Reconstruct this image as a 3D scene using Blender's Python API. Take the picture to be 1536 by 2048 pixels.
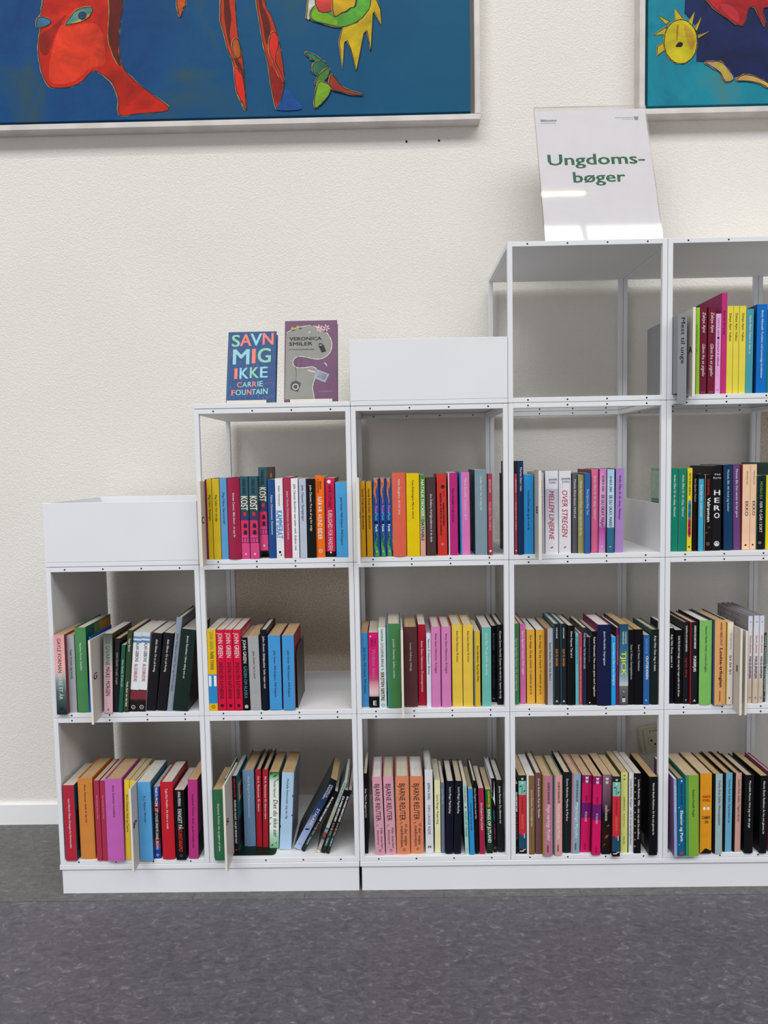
import bpy, bmesh, math, random
from mathutils import Vector, Matrix
random.seed(7)
for o in list(bpy.data.objects): bpy.data.objects.remove(o, do_unlink=True)
SC = bpy.context.scene
COL = SC.collection

# ------------------------------------------------------------------ camera
cam = bpy.data.cameras.new('camera')
cam.sensor_fit = 'HORIZONTAL'; cam.sensor_width = 36.0
cam.lens = 36.0 * 1455.4 / 1536.0
cam.clip_start = .05
camo = bpy.data.objects.new('camera', cam); COL.objects.link(camo)
RX = Vector((0.99976876, 0.01160538, -0.0181037)); UP = Vector((0.01725402, 0.06954846, 0.99742935)); FW = Vector((-0.01283463, 0.99751107, -0.06933214))
camo.matrix_world = Matrix(((RX.x, UP.x, -FW.x, .85955), (RX.y, UP.y, -FW.y, -1.76833), (RX.z, UP.z, -FW.z, 1.00541 + .0778), (0, 0, 0, 1)))
SC.camera = camo

# ------------------------------------------------------------------ light and exposure
world = bpy.data.worlds.new('world'); SC.world = world; world.use_nodes = True
wb = world.node_tree.nodes['Background']
wb.inputs[0].default_value = (1.0, .945, .88, 1); wb.inputs[1].default_value = .27

def area(name, loc, target, sx, sy, power, colour):
    l = bpy.data.lights.new(name, 'AREA'); l.shape = 'RECTANGLE'; l.size = sx; l.size_y = sy; l.energy = power; l.color = colour
    o = bpy.data.objects.new(name, l); COL.objects.link(o); o.location = loc
    d = Vector(target) - Vector(loc); o.rotation_euler = d.to_track_quat('-Z', 'Y').to_euler()
    return o
# tall glazing behind the viewer (two panes with a mullion between) and rows of tube lamps hung along the wall
area('glazing_light_left', (-4.6, -18.0, 22.8), (-4.6, 0, 22.8), 27.9, 12.5, 6000, (.955, .985, 1.03))
area('glazing_light_right', (20.6, -18.0, 22.8), (20.6, 0, 22.8), 22.0, 12.5, 3300, (.955, .985, 1.03))
area('low_fill_light', (-3.0, -6.0, 1.5), (.2, .37, .5), 3.2, 2.6, 38, (.93, .98, 1.05))  # added low cool fill that lifts the lower wall, not an actual door
area('tube_lamp_left', (-.35, -1.8, 4.99), (-.35, -1.8, 0), 5.3, .014, 16, (1.0, .86, .5))
area('tube_lamp_right', (5.6, -1.8, 4.99), (5.6, -1.8, 0), 5.0, .014, 15, (1.0, .86, .5))
SC.view_settings.view_transform = 'Standard'; SC.view_settings.look = 'None'
SC.view_settings.exposure = 0.47; SC.view_settings.gamma = 1.0; SC.view_settings.use_curve_mapping = False

# ------------------------------------------------------------------ helpers
def lin(h):
    h = h.lstrip('#'); r = []
    for k in (0, 2, 4):
        c = int(h[k:k+2], 16) / 255.0
        r.append(c / 12.92 if c <= .04045 else ((c + .055) / 1.055) ** 2.4)
    return (*r, 1.0)
MATS = {}
def N(nt, t, **kw):
    n = nt.nodes.new(t)
    for k, v in kw.items(): setattr(n, k, v)
    return n
def base_mat(name, rough, spec=.5):
    m = bpy.data.materials.new(name); m.use_nodes = True
    nt = m.node_tree; b = nt.nodes['Principled BSDF']
    b.inputs['Roughness'].default_value = rough
    b.inputs['Specular IOR Level'].default_value = spec
    return m, nt, b
def plain(hexc, rough=.45, var=.05, scale=30, spec=.22):
    """solid colour with a faint cloudy wear, in object space"""
    key = ('plain', hexc, rough, var, scale, spec)
    if key in MATS: return MATS[key]
    m, nt, b = base_mat('coat_' + hexc.strip('#'), rough, spec)
    tc = N(nt, 'ShaderNodeTexCoord'); no = N(nt, 'ShaderNodeTexNoise'); no.inputs['Scale'].default_value = scale; no.inputs['Detail'].default_value = 3
    ra = N(nt, 'ShaderNodeValToRGB'); c = lin(hexc)
    ra.color_ramp.elements[0].position = .3; ra.color_ramp.elements[1].position = .7
    ra.color_ramp.elements[0].color = (*[v * (1 - var) for v in c[:3]], 1); ra.color_ramp.elements[1].color = (*[min(1, v * (1 + var)) for v in c[:3]], 1)
    L = nt.links.new; L(tc.outputs['Object'], no.inputs['Vector']); L(no.outputs[0], ra.inputs[0]); L(ra.outputs[0], b.inputs['Base Color'])
    MATS[key] = m; return m
def ramp_mat(spec, rough=.42):
    """printed spine: colour stops from head to foot, smooth or banded"""
    key = ('ramp', spec)
    if key in MATS: return MATS[key]
    m, nt, b = base_mat('printed_spine', rough, .22)
    tc = N(nt, 'ShaderNodeTexCoord'); se = N(nt, 'ShaderNodeSeparateXYZ'); su = N(nt, 'ShaderNodeMath', operation='SUBTRACT'); su.inputs[0].default_value = 1.0
    ra = N(nt, 'ShaderNodeValToRGB'); cr = ra.color_ramp; cr.interpolation = 'CONSTANT' if spec[0] == 'b' else 'LINEAR'
    stops = spec[1:]
    cr.elements[0].position = stops[0][0]; cr.elements[0].color = lin(stops[0][1])
    cr.elements[1].position = stops[-1][0]; cr.elements[1].color = lin(stops[-1][1])
    for p, c in stops[1:-1]:
        e = cr.elements.new(p); e.color = lin(c)
    L = nt.links.new
    L(tc.outputs['Generated'], se.inputs[0]); L(se.outputs['Z'], su.inputs[1]); L(su.outputs[0], ra.inputs[0]); L(ra.outputs[0], b.inputs['Base Color'])
    MATS[key] = m; return m
def page_mat(hexc):
    key = ('page', hexc)
    if key in MATS: return MATS[key]
    m, nt, b = base_mat('paper_edges_' + hexc.strip('#'), .85, .2)
    tc = N(nt, 'ShaderNodeTexCoord'); mp = N(nt, 'ShaderNodeMapping'); mp.inputs['Scale'].default_value = (900, 10, 10)
    no = N(nt, 'ShaderNodeTexNoise'); no.inputs['Scale'].default_value = 1; no.inputs['Detail'].default_value = 4
    ra = N(nt, 'ShaderNodeValToRGB'); c = lin(hexc)
    ra.color_ramp.elements[0].position = .25; ra.color_ramp.elements[1].position = .65
    ra.color_ramp.elements[0].color = (*[v * .8 for v in c[:3]], 1); ra.color_ramp.elements[1].color = (*[min(1, v * 1.06) for v in c[:3]], 1)
    bu = N(nt, 'ShaderNodeBump'); bu.inputs['Strength'].default_value = .25; bu.inputs['Distance'].default_value = .0005
    L = nt.links.new; L(tc.outputs['Object'], mp.inputs[0]); L(mp.outputs[0], no.inputs['Vector']); L(no.outputs[0], ra.inputs[0]); L(ra.outputs[0], b.inputs['Base Color'])
    L(no.outputs[0], bu.inputs['Height']); L(bu.outputs[0], b.inputs['Normal'])
    MATS[key] = m; return m
class MB:
    def __init__(s): s.v = []; s.f = []; s.m = []
    def add(s, vs, fs, mi=0):
        o = len(s.v); s.v += [tuple(p) for p in vs]; s.f += [[k + o for k in f] for f in fs]; s.m += [mi] * len(fs)
    def box(s, x0, x1, y0, y1, z0, z1, mi=0):
        s.add([(x0,y0,z0),(x1,y0,z0),(x1,y1,z0),(x0,y1,z0),(x0,y0,z1),(x1,y0,z1),(x1,y1,z1),(x0,y1,z1)],
              [(0,3,2,1),(4,5,6,7),(0,1,5,4),(1,2,6,5),(2,3,7,6),(3,0,4,7)], mi)
    def prism(s, pts, axis, a, b, mi=0):
        """extrude a 2-D outline along axis (x: pts are y,z; y: pts are x,z; z: pts are x,y)"""
        n = len(pts); mk = {'x': lambda p, q: (q, p[0], p[1]), 'y': lambda p, q: (p[0], q, p[1]), 'z': lambda p, q: (p[0], p[1], q)}[axis]
        vs = [mk(p, a) for p in pts] + [mk(p, b) for p in pts]
        s.add(vs, [tuple(range(n))[::-1], tuple(range(n, 2*n))] + [(k, (k+1) % n, n + (k+1) % n, n + k) for k in range(n)], mi)
    def mesh(s, name):
        me = bpy.data.meshes.new(name); me.from_pydata(s.v, [], s.f)
        me.polygons.foreach_set('material_index', s.m); me.update(); return me
    def build(s, name, mats, parent=None, loc=None, bevel=0, fixn=True):
        me = s.mesh(name)
        if fixn or bevel:
            bm = bmesh.new(); bm.from_mesh(me)
            if fixn: bmesh.ops.recalc_face_normals(bm, faces=bm.faces)
            if bevel: bmesh.ops.bevel(bm, geom=bm.edges[:], offset=bevel, segments=1, affect='EDGES', profile=.5)
            bm.to_mesh(me); bm.free()
        for m in (mats if isinstance(mats, (list, tuple)) else [mats]): me.materials.append(m)
        return link(name, me, parent, loc)
def link(name, me, parent=None, loc=None):
    o = bpy.data.objects.new(name, me); COL.objects.link(o)
    if parent: o.parent = parent
    if loc: o.location = loc
    return o
def thing(name, label, cat, loc=(0, 0, 0), group=None):
    o = bpy.data.objects.new(name, None); COL.objects.link(o); o.location = loc; o.empty_display_size = .02
    o['label'] = label; o['category'] = cat
    if group: o['group'] = group
    return o
def struct(o): o['kind'] = 'structure'; return o

# ---- lettering: text is laid out once with the built-in font, then fitted to its place
GLYPH = {}
def glyphs(s, bold):
    key = (s, bold)
    if key not in GLYPH:
        cu = bpy.data.curves.new('lettering', 'FONT'); cu.body = s; cu.size = 1.0; cu.resolution_u = 2 if len(s) > 3 else 5; cu.fill_mode = 'FRONT'
        cu.offset = 0
        o = bpy.data.objects.new('lettering', cu)
        me = bpy.data.meshes.new_from_object(o)
        vs, fs = [(v.co.x, v.co.y) for v in me.vertices], [list(p.vertices) for p in me.polygons]
        n = len(vs); offs = ((-.02, -.008), (.02, -.008), (-.02, .008), (.02, .008)) if bold else ((0, 0),)   # overlapping copies thicken the strokes
        GLYPH[key] = ([(x + dx, y + dy) for dx, dy in offs for x, y in vs], [[k + q * n for k in f] for q in range(len(offs)) for f in fs])
        bpy.data.objects.remove(o); bpy.data.curves.remove(cu); bpy.data.meshes.remove(me)
    return GLYPH[key]
def layer(out, bold, axis=1, step=-.00002):
    """lift the thickening copies of bold letters off one another"""
    n = len(out) // 4 if bold else len(out)
    return [tuple(c + step * (k // n) if a == axis else c for a, c in enumerate(p)) for k, p in enumerate(out)] if n else out
def nominal(s): return (-.21, .76) if any(c.islower() for c in s) and not (len(s) < 4) else (0, .73)
def circ(n=16, r=.5): return [(r * math.cos(2*math.pi*k/n), r * math.sin(2*math.pi*k/n)) for k in range(n)]
def mark(kind):
    """outline polygons inside the unit square, z up"""
    if kind in ('rect', 'sq'): return [[(-.5,-.5),(.5,-.5),(.5,.5),(-.5,.5)]]
    if kind == 'disc': return [circ()]
    if kind == 'ring':
        a, b = circ(16, .5), circ(16, .38)
        return [[a[k], a[(k+1) % 16], b[(k+1) % 16], b[k]] for k in range(16)] + [[(-.16,-.2),(-.06,-.2),(.14,.2),(.04,.2)]]
    if kind == 'leaf': return [[(-.5,-.35),(-.2,-.3),(.15,-.15),(.4,.12),(.5,.45),(.1,.35),(-.25,.15),(-.42,-.1)]]
    if kind == 'star': return [[(0,.15),(.14,.16),(.0,.5),(-.14,.16)], [(-.5,.18),(.5,.18),(0,-.16)], [(-.2,.0),(.0,-.22),(.0,.1),(-.32,-.45)], [(.2,.0),(.0,.1),(.0,-.22),(.32,-.45)]]
    if kind == 'heart': return [[(0,-.5),(.45,0),(.5,.25),(.36,.46),(.15,.46),(0,.25),(-.15,.46),(-.36,.46),(-.5,.25),(-.45,0)]]
    if kind == 'bfly': return [[(0,.1),(-.2,.5),(-.5,.4),(-.4,.0),(-.1,-.02)], [(0,.1),(.2,.5),(.5,.4),(.4,.0),(.1,-.02)], [(-.06,.0),(-.38,-.1),(-.3,-.5),(-.02,-.2)], [(.06,.0),(.38,-.1),(.3,-.5),(.02,-.2)]]
    if kind == 'tri': return [[(-.5,.5),(-.5,-.5),(.5,.5)]] if 0 else [[(-.5,.5),(.5,.5),(0,-.5)]]
    if kind == 'triu': return [[(-.5,-.5),(.5,-.5),(0,.5)]]
    if kind in ('wave', 'wave2'):
        n = 14; q = []
        for k in range(n):
            u0, u1 = k / n, (k + 1) / n; r = []
            for u in (u0, u1):
                t = u if kind == 'wave' else 1 - u
                wd = .6 * (1 - t) ** .7 * (1 if kind == 'wave' else 1.0) + .02
                c = .16 * math.sin(u * 9)
                r.append((c - wd * .8, c + wd * .8, .5 - u))
            q.append([(r[0][0], r[0][2]), (r[0][1], r[0][2]), (r[1][1], r[1][2]), (r[1][0], r[1][2])])
        return q
    if kind == 'x': return [[(-.5,-.35),(-.35,-.5),(.5,.35),(.35,.5)], [(-.5,.35),(-.35,.5),(.5,-.35),(.35,-.5)]]
    if kind in ('head', 'head2'):
        p = [(-.35,-.5),(.25,-.5),(.22,-.28),(.4,-.22),(.5,-.02),(.42,.1),(.44,.35),(.2,.5),(-.2,.5),(-.45,.3),(-.45,-.02),(-.25,-.2)]
        return [p if kind == 'head' else [(-x, z) for x, z in p][::-1]]
    if kind == 'hill': return [[(-.5,-.5),(.5,-.5),(.5,.05),(.35,.15),(.2,.3),(.05,.5),(-.1,.4),(-.3,-.1)]]
    if kind == 'arch': return [[(-.5,-.5),(.5,-.5),(.5,.2),(.3,.45),(0,.5),(-.3,.45),(-.5,.2)]]
    if kind == 'blob': return [[(-.5,.5),(.5,.42),(.5,-.5),(.1,-.28),(-.5,-.2)]]
    if kind == 'swirl':
        n = 16; q = []
        for k in range(n):
            a0, a1 = 5.5 * k / n, 5.5 * (k + 1) / n; r0, r1 = .5 - .4 * k / n, .5 - .4 * (k + 1) / n
            q.append([(r0 * math.cos(a0), r0 * math.sin(a0)), ((r0 - .09) * math.cos(a0), (r0 - .09) * math.sin(a0)), ((r1 - .09) * math.cos(a1), (r1 - .09) * math.sin(a1)), (r1 * math.cos(a1), r1 * math.sin(a1))])
        return q
    return [[(-.5,-.5),(.5,-.5),(.5,.5),(-.5,.5)]]

# ------------------------------------------------------------------ data (metres / millimetres in the room, floor at z = 0)
BOOKS=[
(0,1,28.6,-9.7,470.6,26,200.5,135,.25,'p',('g',(0,'#e3a2a6'),(.4,'#ecb5ae'),(.5,'#c9b7b0'),(.58,'#7f9796'),(.72,'#4f6867'),(.88,'#30464a'),(1,'#151f22')),'#8a3140','#b99c74',None,'book with spine fading from pink to dark teal, lower middle row, first column',[('t','GAYLE FORMAN',.04,.47,'#54464a',.5,.36),('t','BARE ET ÅR',.5,.81,'#d8dcd8',.5,.38),('m','sq',.5,.93,.3,.3,'#1b2628')]),
(0,1,51,4.5,470.5,18.3,195.9,135,.23,'p','#a7a9b1','#6f2530','#b99c74',None,'grey book beside the pink and teal one, lower middle row, first column',[('t','Gayle Forman: Jeg levede',.18,.56,'#1d1b1e',.5)]),
(0,1,76.7,3.4,470.5,28,215.7,160,.12,'h','#4c8a55','#17594d','#cdc2b0',None,'thick green book taller than its neighbours, lower middle row, first column',[('t','Namina Forna: Dødløs',.18,.5,'#e9e8e6',.5),('sd','R','',.55,1,.7,.99,'#a8742c'),('sd','R','',.3,.55,.7,.99,'#5f7a3c'),('sd','R','NAMINA FORNA',.1,.97,.79,.86,'#15241c')]),
(0,1,93.4,4.3,470.6,4.9,191.5,135,2.04,'h','#1d64c8','#1d4f9a','#cdc2b0',None,'slim blue book mostly hidden by the letter G divider, lower middle row, first column',[]),
(0,1,141.4,-2.9,470.9,21.4,200.5,135,2.13,'p',('g',(0,'#4d4d4d'),(.2,'#8b8f8a'),(.36,'#a9aaa6'),(.45,'#dfb9c0'),(1,'#e3bcc6')),'#3c3a33','#bdb9b2',None,'pale pink book with speckled grey top, lower middle row, first column',[('t','LIZE GIVARNE',.02,.4,'#4a6a58',.5,.5),('t','MÅSKE I MORGEN',.42,.78,'#1d1b1e',.5,.5),('t','TM',.94,.97,'#1d1b1e',.5,.2)]),
(0,1,158.8,1.6,470.9,11.7,187.2,135,3.71,'p','#1c1c20','#111117','#b99a7c',None,'slim black book left of the slim green one, lower middle row, first column',[('t','Jostein Gaarder: I et spejl, i en gåde',.19,.62,'#a8a8a8',.5)]),
(0,1,170.8,-0.3,470.9,10.1,171.5,135,5,'p','#1c5a45','#0c241a','#cdc2b0',None,'short slim green book, lower middle row, first column',[('t','Anna Gavalda: 35 kilos håb',.22,.62,'#b9d8c8',.5)]),
(0,1,183.7,.7,471.1,12.5,207.9,135,5.39,'p','#34462b','#151b11','#b79b80',None,'olive green book with white lettering near its foot, lower middle row, first column',[('t','Asger Børsch',.1,.26,'#e9e8e6',.5),('t','Fuck, hvor var det fedt',.63,.93,'#e9e8e6',.5,.45,'b')]),
(0,1,200.7,4.5,471.5,20,201.1,135,5.68,'p',('b',(0,'#c9d3df'),(.05,'#6f93b8'),(.08,'#d5dfe9'),(.1,'#5b83ad'),(.13,'#e2e5ea'),(.725,'#151115'),(.735,'#7a2c3a'),(.84,'#4b2229'),(.86,'#171317')),'#c9c6c6','#c9c3b8',None,'left copy of the white pair with red and black foot, lower middle row, first column',[('t','ALAN GIBBONS',.13,.37,'#3a2f38',.6,.42),('t','BLODSBRØDRE',.4,.62,'#b01f45',.55,.42),('m','ring',.5,.945,.5,.5,'#d8d0cc')]),
(0,1,221.6,3.7,471.5,20.8,201,135,5.71,'p',('b',(0,'#c9d3df'),(.05,'#6f93b8'),(.08,'#d5dfe9'),(.1,'#5b83ad'),(.13,'#e2e5ea'),(.725,'#151115'),(.735,'#7a2c3a'),(.84,'#4b2229'),(.86,'#171317')),'#c9c6c6','#c9c3b8',None,'right copy of the white pair with red and black foot, lower middle row, first column',[('t','ALAN GIBBONS',.13,.37,'#3a2f38',.6,.42),('t','BLODSBRØDRE',.4,.62,'#b01f45',.55,.42),('m','ring',.5,.945,.5,.5,'#d8d0cc')]),
(0,1,244.1,8.1,471.9,23.5,197.9,135,7,'p','#16141a','#0e0d11','#c4beb4',None,'left copy of the thick black pair, lower middle row, first column',[('t','Abbi Glines: Os to på fredag',.08,.5,'#e9e8e6',.5)]),
(0,1,270.9,7,472.1,24.6,198,135,7.69,'p','#16141a','#0e0d11','#c4beb4',None,'right copy of the thick black pair, lower middle row, first column',[('t','Abbi Glines: Os to på fredag',.08,.5,'#e9e8e6',.5)]),
(0,1,292.3,6.2,471.5,13.7,238.1,150,8.02,'h','#8c98a4','#4c4f52','#cdc2b0',None,'tall slim grey blue book leaning right, lower middle row, first column',[('t','Johann Wolfgang von Goethe: Den unge Werthers lidelser',.17,.79,'#45484e',.5)]),
(0,1,320.2,1.3,473,36.7,207,140,7.91,'p','#142722','#110f0e','#aaa6a0',None,'thick dark green book at the right end, lower middle row, first column',[('t','Jessica Goodman: I bliver aldrig som os',.08,.6,'#e9e8e6',.5),('sd','R','',.1,1,.84,.845,'#6a5a4c'),('sd','R','',.1,1,.66,.664,'#6a5a4c'),('sd','R','',.1,1,.5,.504,'#7a6a54'),('sd','R','',.1,1,.32,.324,'#7a6a54')]),
(0,0,31.6,-4,90.5,28.3,196.7,135,.11,'p','#b02a3e','#1f5063','#cdc2b0',None,'crimson book with teal sides at the left end, bottom row, first column',[('t','Lars-Henrik Olsen: Dværgen fra Normandiet',.18,.83,'#e9e8e6',.5),('sd','R','',.0,1,.12,.66,'#2b1c1b'),('sd','R','',.0,1,.3,.31,'#6a4438'),('sd','R','',.0,1,.46,.47,'#6a4438')]),
(0,0,71,3.9,90.5,37.2,211,135,-0,'h','#d0863f','#c6722c','#b99c74',None,'thick orange hardback, bottom row, first column',[('t','Alice Oseman: Født til det her',.07,.55,'#1d1b1e',.5)]),
(0,0,103.6,-4.5,90.5,13.2,208.3,135,-0.11,'p','#a8324c','#8c2a3f','#b5a78f',None,'left copy of the slim crimson pair, bottom row, first column',[('t','Alice Oseman: Denne vinter',.18,.48,'#e0b0b8',.5,.3)]),
(0,0,118,-4.8,90.5,12.7,208.2,135,.11,'p','#a8324c','#8c2a3f','#b5a78f',None,'right copy of the slim crimson pair, bottom row, first column',[('t','Alice Oseman: Denne vinter',.18,.48,'#e0b0b8',.5,.3)]),
(0,0,146.7,-7.8,90.6,42.2,213.4,135,.18,'h','#c164b4','#a5438c','#b99c74',None,'thick orchid pink hardback, bottom row, first column',[('t','Alice Oseman: Loveless',.07,.46,'#1d1b1e',.5)]),
(0,0,174.3,-2.1,90.7,12.8,207.7,135,1.38,'p','#e3c43e','#caa52a','#b5a78f',None,'yellow book with black lettering left of the P divider, bottom row, first column',[('t','Alice Oseman: Nick og Charlie',.18,.65,'#1d1b1e',.5)]),
(0,0,188,-2.4,90.7,13.7,206.8,135,1.63,'p','#e3c43e','#caa52a','#b5a78f',None,'yellow book half hidden behind the P divider, bottom row, first column',[]),
(0,0,223.5,-6.9,90.5,32.9,204,135,.07,'p','#5aa3d9','#2a6680','#cbc6bd',None,'thick sky blue book, bottom row, first column',[('t','R. J. Palacio: Wonder',.18,.52,'#1d1b1e',.5)]),
(0,0,248.1,2.2,90.7,15.9,187.3,135,1.1,'p',('g',(0,'#2040a0'),(.2,'#2a2f6a'),(.27,'#7a1f3a'),(.38,'#0e0e15'),(.7,'#1d0e17'),(.8,'#8a2035'),(.87,'#1e3f95'),(1,'#1e3f95')),'#1b2140','#b9b0a8',None,'navy and dark red book with white capitals, bottom row, first column',[('t','MARTA PACINI',.01,.27,'#e9e8e6',.5,.42,'b'),('t','DET LOVLIGE DRAB PÅ DANIEL BROWN',.3,.87,'#e9e8e6',.5,.45),('m','ring',.5,.95,.4,.4,'#e9e8e6')]),
(0,0,278,-0.4,90.5,31.7,200.8,135,.06,'h','#c0202f','#8f1f2c','#cbc5bb',None,'bright red hardback, bottom row, first column',[('t','Tygia Day Peñaflor: Alt dette er sandt',.08,.6,'#e9e8e6',.5)]),
(0,0,310.4,-4.9,90.5,25,181.4,135,.21,'p','#0d0c0f','#09090a','#cbbcb8',None,'black book with a red word on its spine, bottom row, first column',[('t','ANNA PERERAS',.02,.23,'#e9e8e6',.5,.3),('t','FANGET PÅ',.27,.56,'#c9c8c6',.5,.42,'b'),('t','GUANTANAMO',.56,.88,'#d2382c',.5,.42,'b'),('m','disc',.5,.94,.35,.35,'#3a3a3e')]),
(0,0,340.2,-0.7,90.7,23.8,205.5,135,1.16,'p','#b4367e','#6a1a4a','#b99c74',None,'magenta book at the right end, bottom row, first column',[('t','Stephanie Perkins: Anna og det franske kys',.18,.86,'#3a1630',.5),('sd','R','',0,1,0,.3,'#141018'),('sd','R','A',.3,.9,.76,.9,'#d8a8c0'),('sd','R','o',.4,.75,.6,.66,'#d8a8c0'),('sd','R','F',.35,.8,.42,.54,'#d8a8c0'),('sd','R','s',.4,.8,.1,.15,'#d8d0d4')]),
(1,2,402.4,4.1,850.5,4.5,196.7,120,.04,'p','#7a1a4a','#6a173f','#cdc2b0',None,'very thin maroon book beside the C divider, upper middle row, second column',[]),
(1,2,410.9,2.8,850.5,11.7,198.5,135,-0.02,'p','#cdb11d','#7f2a4a','#9a7f80',None,'left book of the mustard yellow pair, upper middle row, second column',[('t','Meg Cabot: Flyttningen',.2,.52,'#1d1b1e',.5)]),
(1,2,427.3,.6,850.5,17.4,198.2,135,-0.06,'p','#cdb11d','#7f2a4a','#9a7f80',None,'right book of the mustard yellow pair, upper middle row, second column',[('t','Meg Cabot: Den nye pige',.2,.53,'#1d1b1e',.5)]),
(1,2,445.3,2.2,850.5,16.7,199.9,135,-0.02,'p','#5c9cd0','#4a7fb0','#cdc2b0',None,'pale blue book beside the yellow pair, upper middle row, second column',[('t','Meg Cabot: Hjertevender',.18,.57,'#1d1b1e',.5)]),
(1,2,470.4,.0,850.5,30,199.1,135,.02,'h','#9a1e45','#7a1836','#c8beb0',None,'thick wine red book, upper middle row, second column',[('t','Aimée Carter: Blåt blod - et nyt liv',.18,.73,'#e9e8e6',.5)]),
(1,2,496.3,1.7,850.5,20,202.8,135,.1,'p',('b',(0,'#2f5863'),(.4,'#27484f'),(.465,'#333b68'),(.53,'#d62f5f'),(.7,'#d03a70'),(.72,'#d84684'),(1,'#d84684')),'#4a4440','#cdc2b0',None,'left copy of the teal and pink trio, upper middle row, second column',[('t','CHAGA SIGNE',.03,.21,'#1d2c3a',.5,.36,'b'),('t','KOST',.24,.41,'#efdcc8',.5,.85,'b'),('m','rect',.5,.455,.3,.045,'#d8263f'),('m','arch',.52,.595,.4,.055,'#2a2038'),('m','arch',.52,.675,.4,.055,'#2a2038'),('m','rect',.5,.745,.9,.006,'#3a2040'),('m','rect',.25,.77,.06,.05,'#5a2a50'),('m','rect',.6,.77,.06,.05,'#5a2a50'),('m','rect',.5,.8,.9,.006,'#3a2040'),('m','rect',.95,.66,.1,.3,'#33305c'),('m','disc',.5,.94,.24,.24,'#d9d2b8')]),
(1,2,519,.0,850.5,21.2,202.9,135,.13,'p',('b',(0,'#2f5863'),(.4,'#27484f'),(.465,'#333b68'),(.53,'#d62f5f'),(.7,'#d03a70'),(.72,'#d84684'),(1,'#d84684')),'#4a4440','#cdc2b0',None,'middle copy of the teal and pink trio, upper middle row, second column',[('t','CHAGA SIGNE',.03,.21,'#1d2c3a',.5,.36,'b'),('t','KOST',.24,.41,'#efdcc8',.5,.85,'b'),('m','rect',.5,.455,.3,.045,'#d8263f'),('m','arch',.52,.595,.4,.055,'#2a2038'),('m','arch',.52,.675,.4,.055,'#2a2038'),('m','rect',.5,.745,.9,.006,'#3a2040'),('m','rect',.25,.77,.06,.05,'#5a2a50'),('m','rect',.6,.77,.06,.05,'#5a2a50'),('m','rect',.5,.8,.9,.006,'#3a2040'),('m','rect',.95,.66,.1,.3,'#33305c'),('m','disc',.5,.94,.24,.24,'#d9d2b8')]),
(1,2,540.1,12,869.3,20.1,205.2,135,.12,'p',('b',(0,'#2f5863'),(.4,'#27484f'),(.465,'#333b68'),(.53,'#d62f5f'),(.7,'#d03a70'),(.72,'#d84684'),(1,'#d84684')),'#4a4440','#cdc2b0',None,'teal and pink book raised above its neighbours, upper middle row, second column',[('t','CHAGA SIGNE',.03,.21,'#1d2c3a',.5,.36,'b'),('t','KOST',.24,.41,'#efdcc8',.5,.85,'b'),('m','rect',.5,.455,.3,.045,'#d8263f'),('m','arch',.52,.595,.4,.055,'#2a2038'),('m','arch',.52,.675,.4,.055,'#2a2038'),('m','rect',.5,.745,.9,.006,'#3a2040'),('m','rect',.25,.77,.06,.05,'#5a2a50'),('m','rect',.6,.77,.06,.05,'#5a2a50'),('m','rect',.5,.8,.9,.006,'#3a2040'),('m','rect',.95,.66,.1,.3,'#33305c'),('m','disc',.5,.94,.24,.24,'#d9d2b8'),('sd','R','',.35,.6,.87,.92,'#c89c50'),('sd','R','',.45,.5,.92,1,'#a8885a')]),
(1,2,561.5,7.1,850.5,17.5,193.9,135,.15,'p','#1a4a8a','#173b70','#cdc2b0',None,'royal blue book, upper middle row, second column',[('t','Fabian Christensen: Kammerat',.2,.7,'#e9e8e6',.5)]),
(1,2,581.4,.8,850.5,18.2,196.2,135,.09,'p','#e6e5ea','#d5d4da','#cdc2b0',None,'white book with wide blue capitals, upper middle row, second column',[('t','Fabian Christensen',.09,.34,'#1d1b1e',.5,.3,'i'),('t','KAMMERAT',.4,.75,'#4a90d2',.5,.85,'b'),('m','sq',.45,.92,.3,.3,'#1d1b1e'),('m','disc',.62,.955,.2,.2,'#1d1b1e')]),
(1,2,601,4.1,850.5,18.4,199.1,135,.25,'p','#a83050','#872640','#d9d6d2',None,'crimson book between two white ones, upper middle row, second column',[('t','Jesper Nicolaj Christiansen: North Dakota',.17,.77,'#efc8d0',.5)]),
(1,2,619.4,.0,850.5,16.6,195.5,135,.14,'p','#eae8ee','#d8d6dc','#cdc2b0',None,'white book with small black lettering, upper middle row, second column',[('t','Julie Clausen: Bosvimer man under vand, drukner man',.07,.9,'#1d1b1e',.5)]),
(1,2,638.4,.0,850.5,16.9,194.4,135,.24,'p','#b6c1d3','#9aa6b8','#cdc2b0',None,'pale grey blue book, upper middle row, second column',[('t','Julie Clausen: Fjeldgænger',.08,.53,'#1d1b1e',.5)]),
(1,2,658.4,.8,850.5,20.7,194.1,135,.13,'p','#0f0e11','#0a0a0c','#b99c74',None,'black book left of the orange one, upper middle row, second column',[('t','Julie Clausen: Fra nu af og for evigt',.08,.66,'#e9e8e6',.5)]),
(1,2,679.5,7.9,850.6,21,201.2,135,.27,'h','#f27016','#c9b9a8','#d9d6d2',None,'bright orange book with white hand lettering, upper middle row, second column',[('t','BRIAN',.07,.16,'#1d1b1e',.62,.22),('t','CONAGHAN',.04,.21,'#1d1b1e',.35,.22),('t','NÅR HR. HUND BIDER',.26,.78,'#f6ece0',.5,.55),('m','ring',.5,.92,.42,.42,'#e9e8e6')]),
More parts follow.
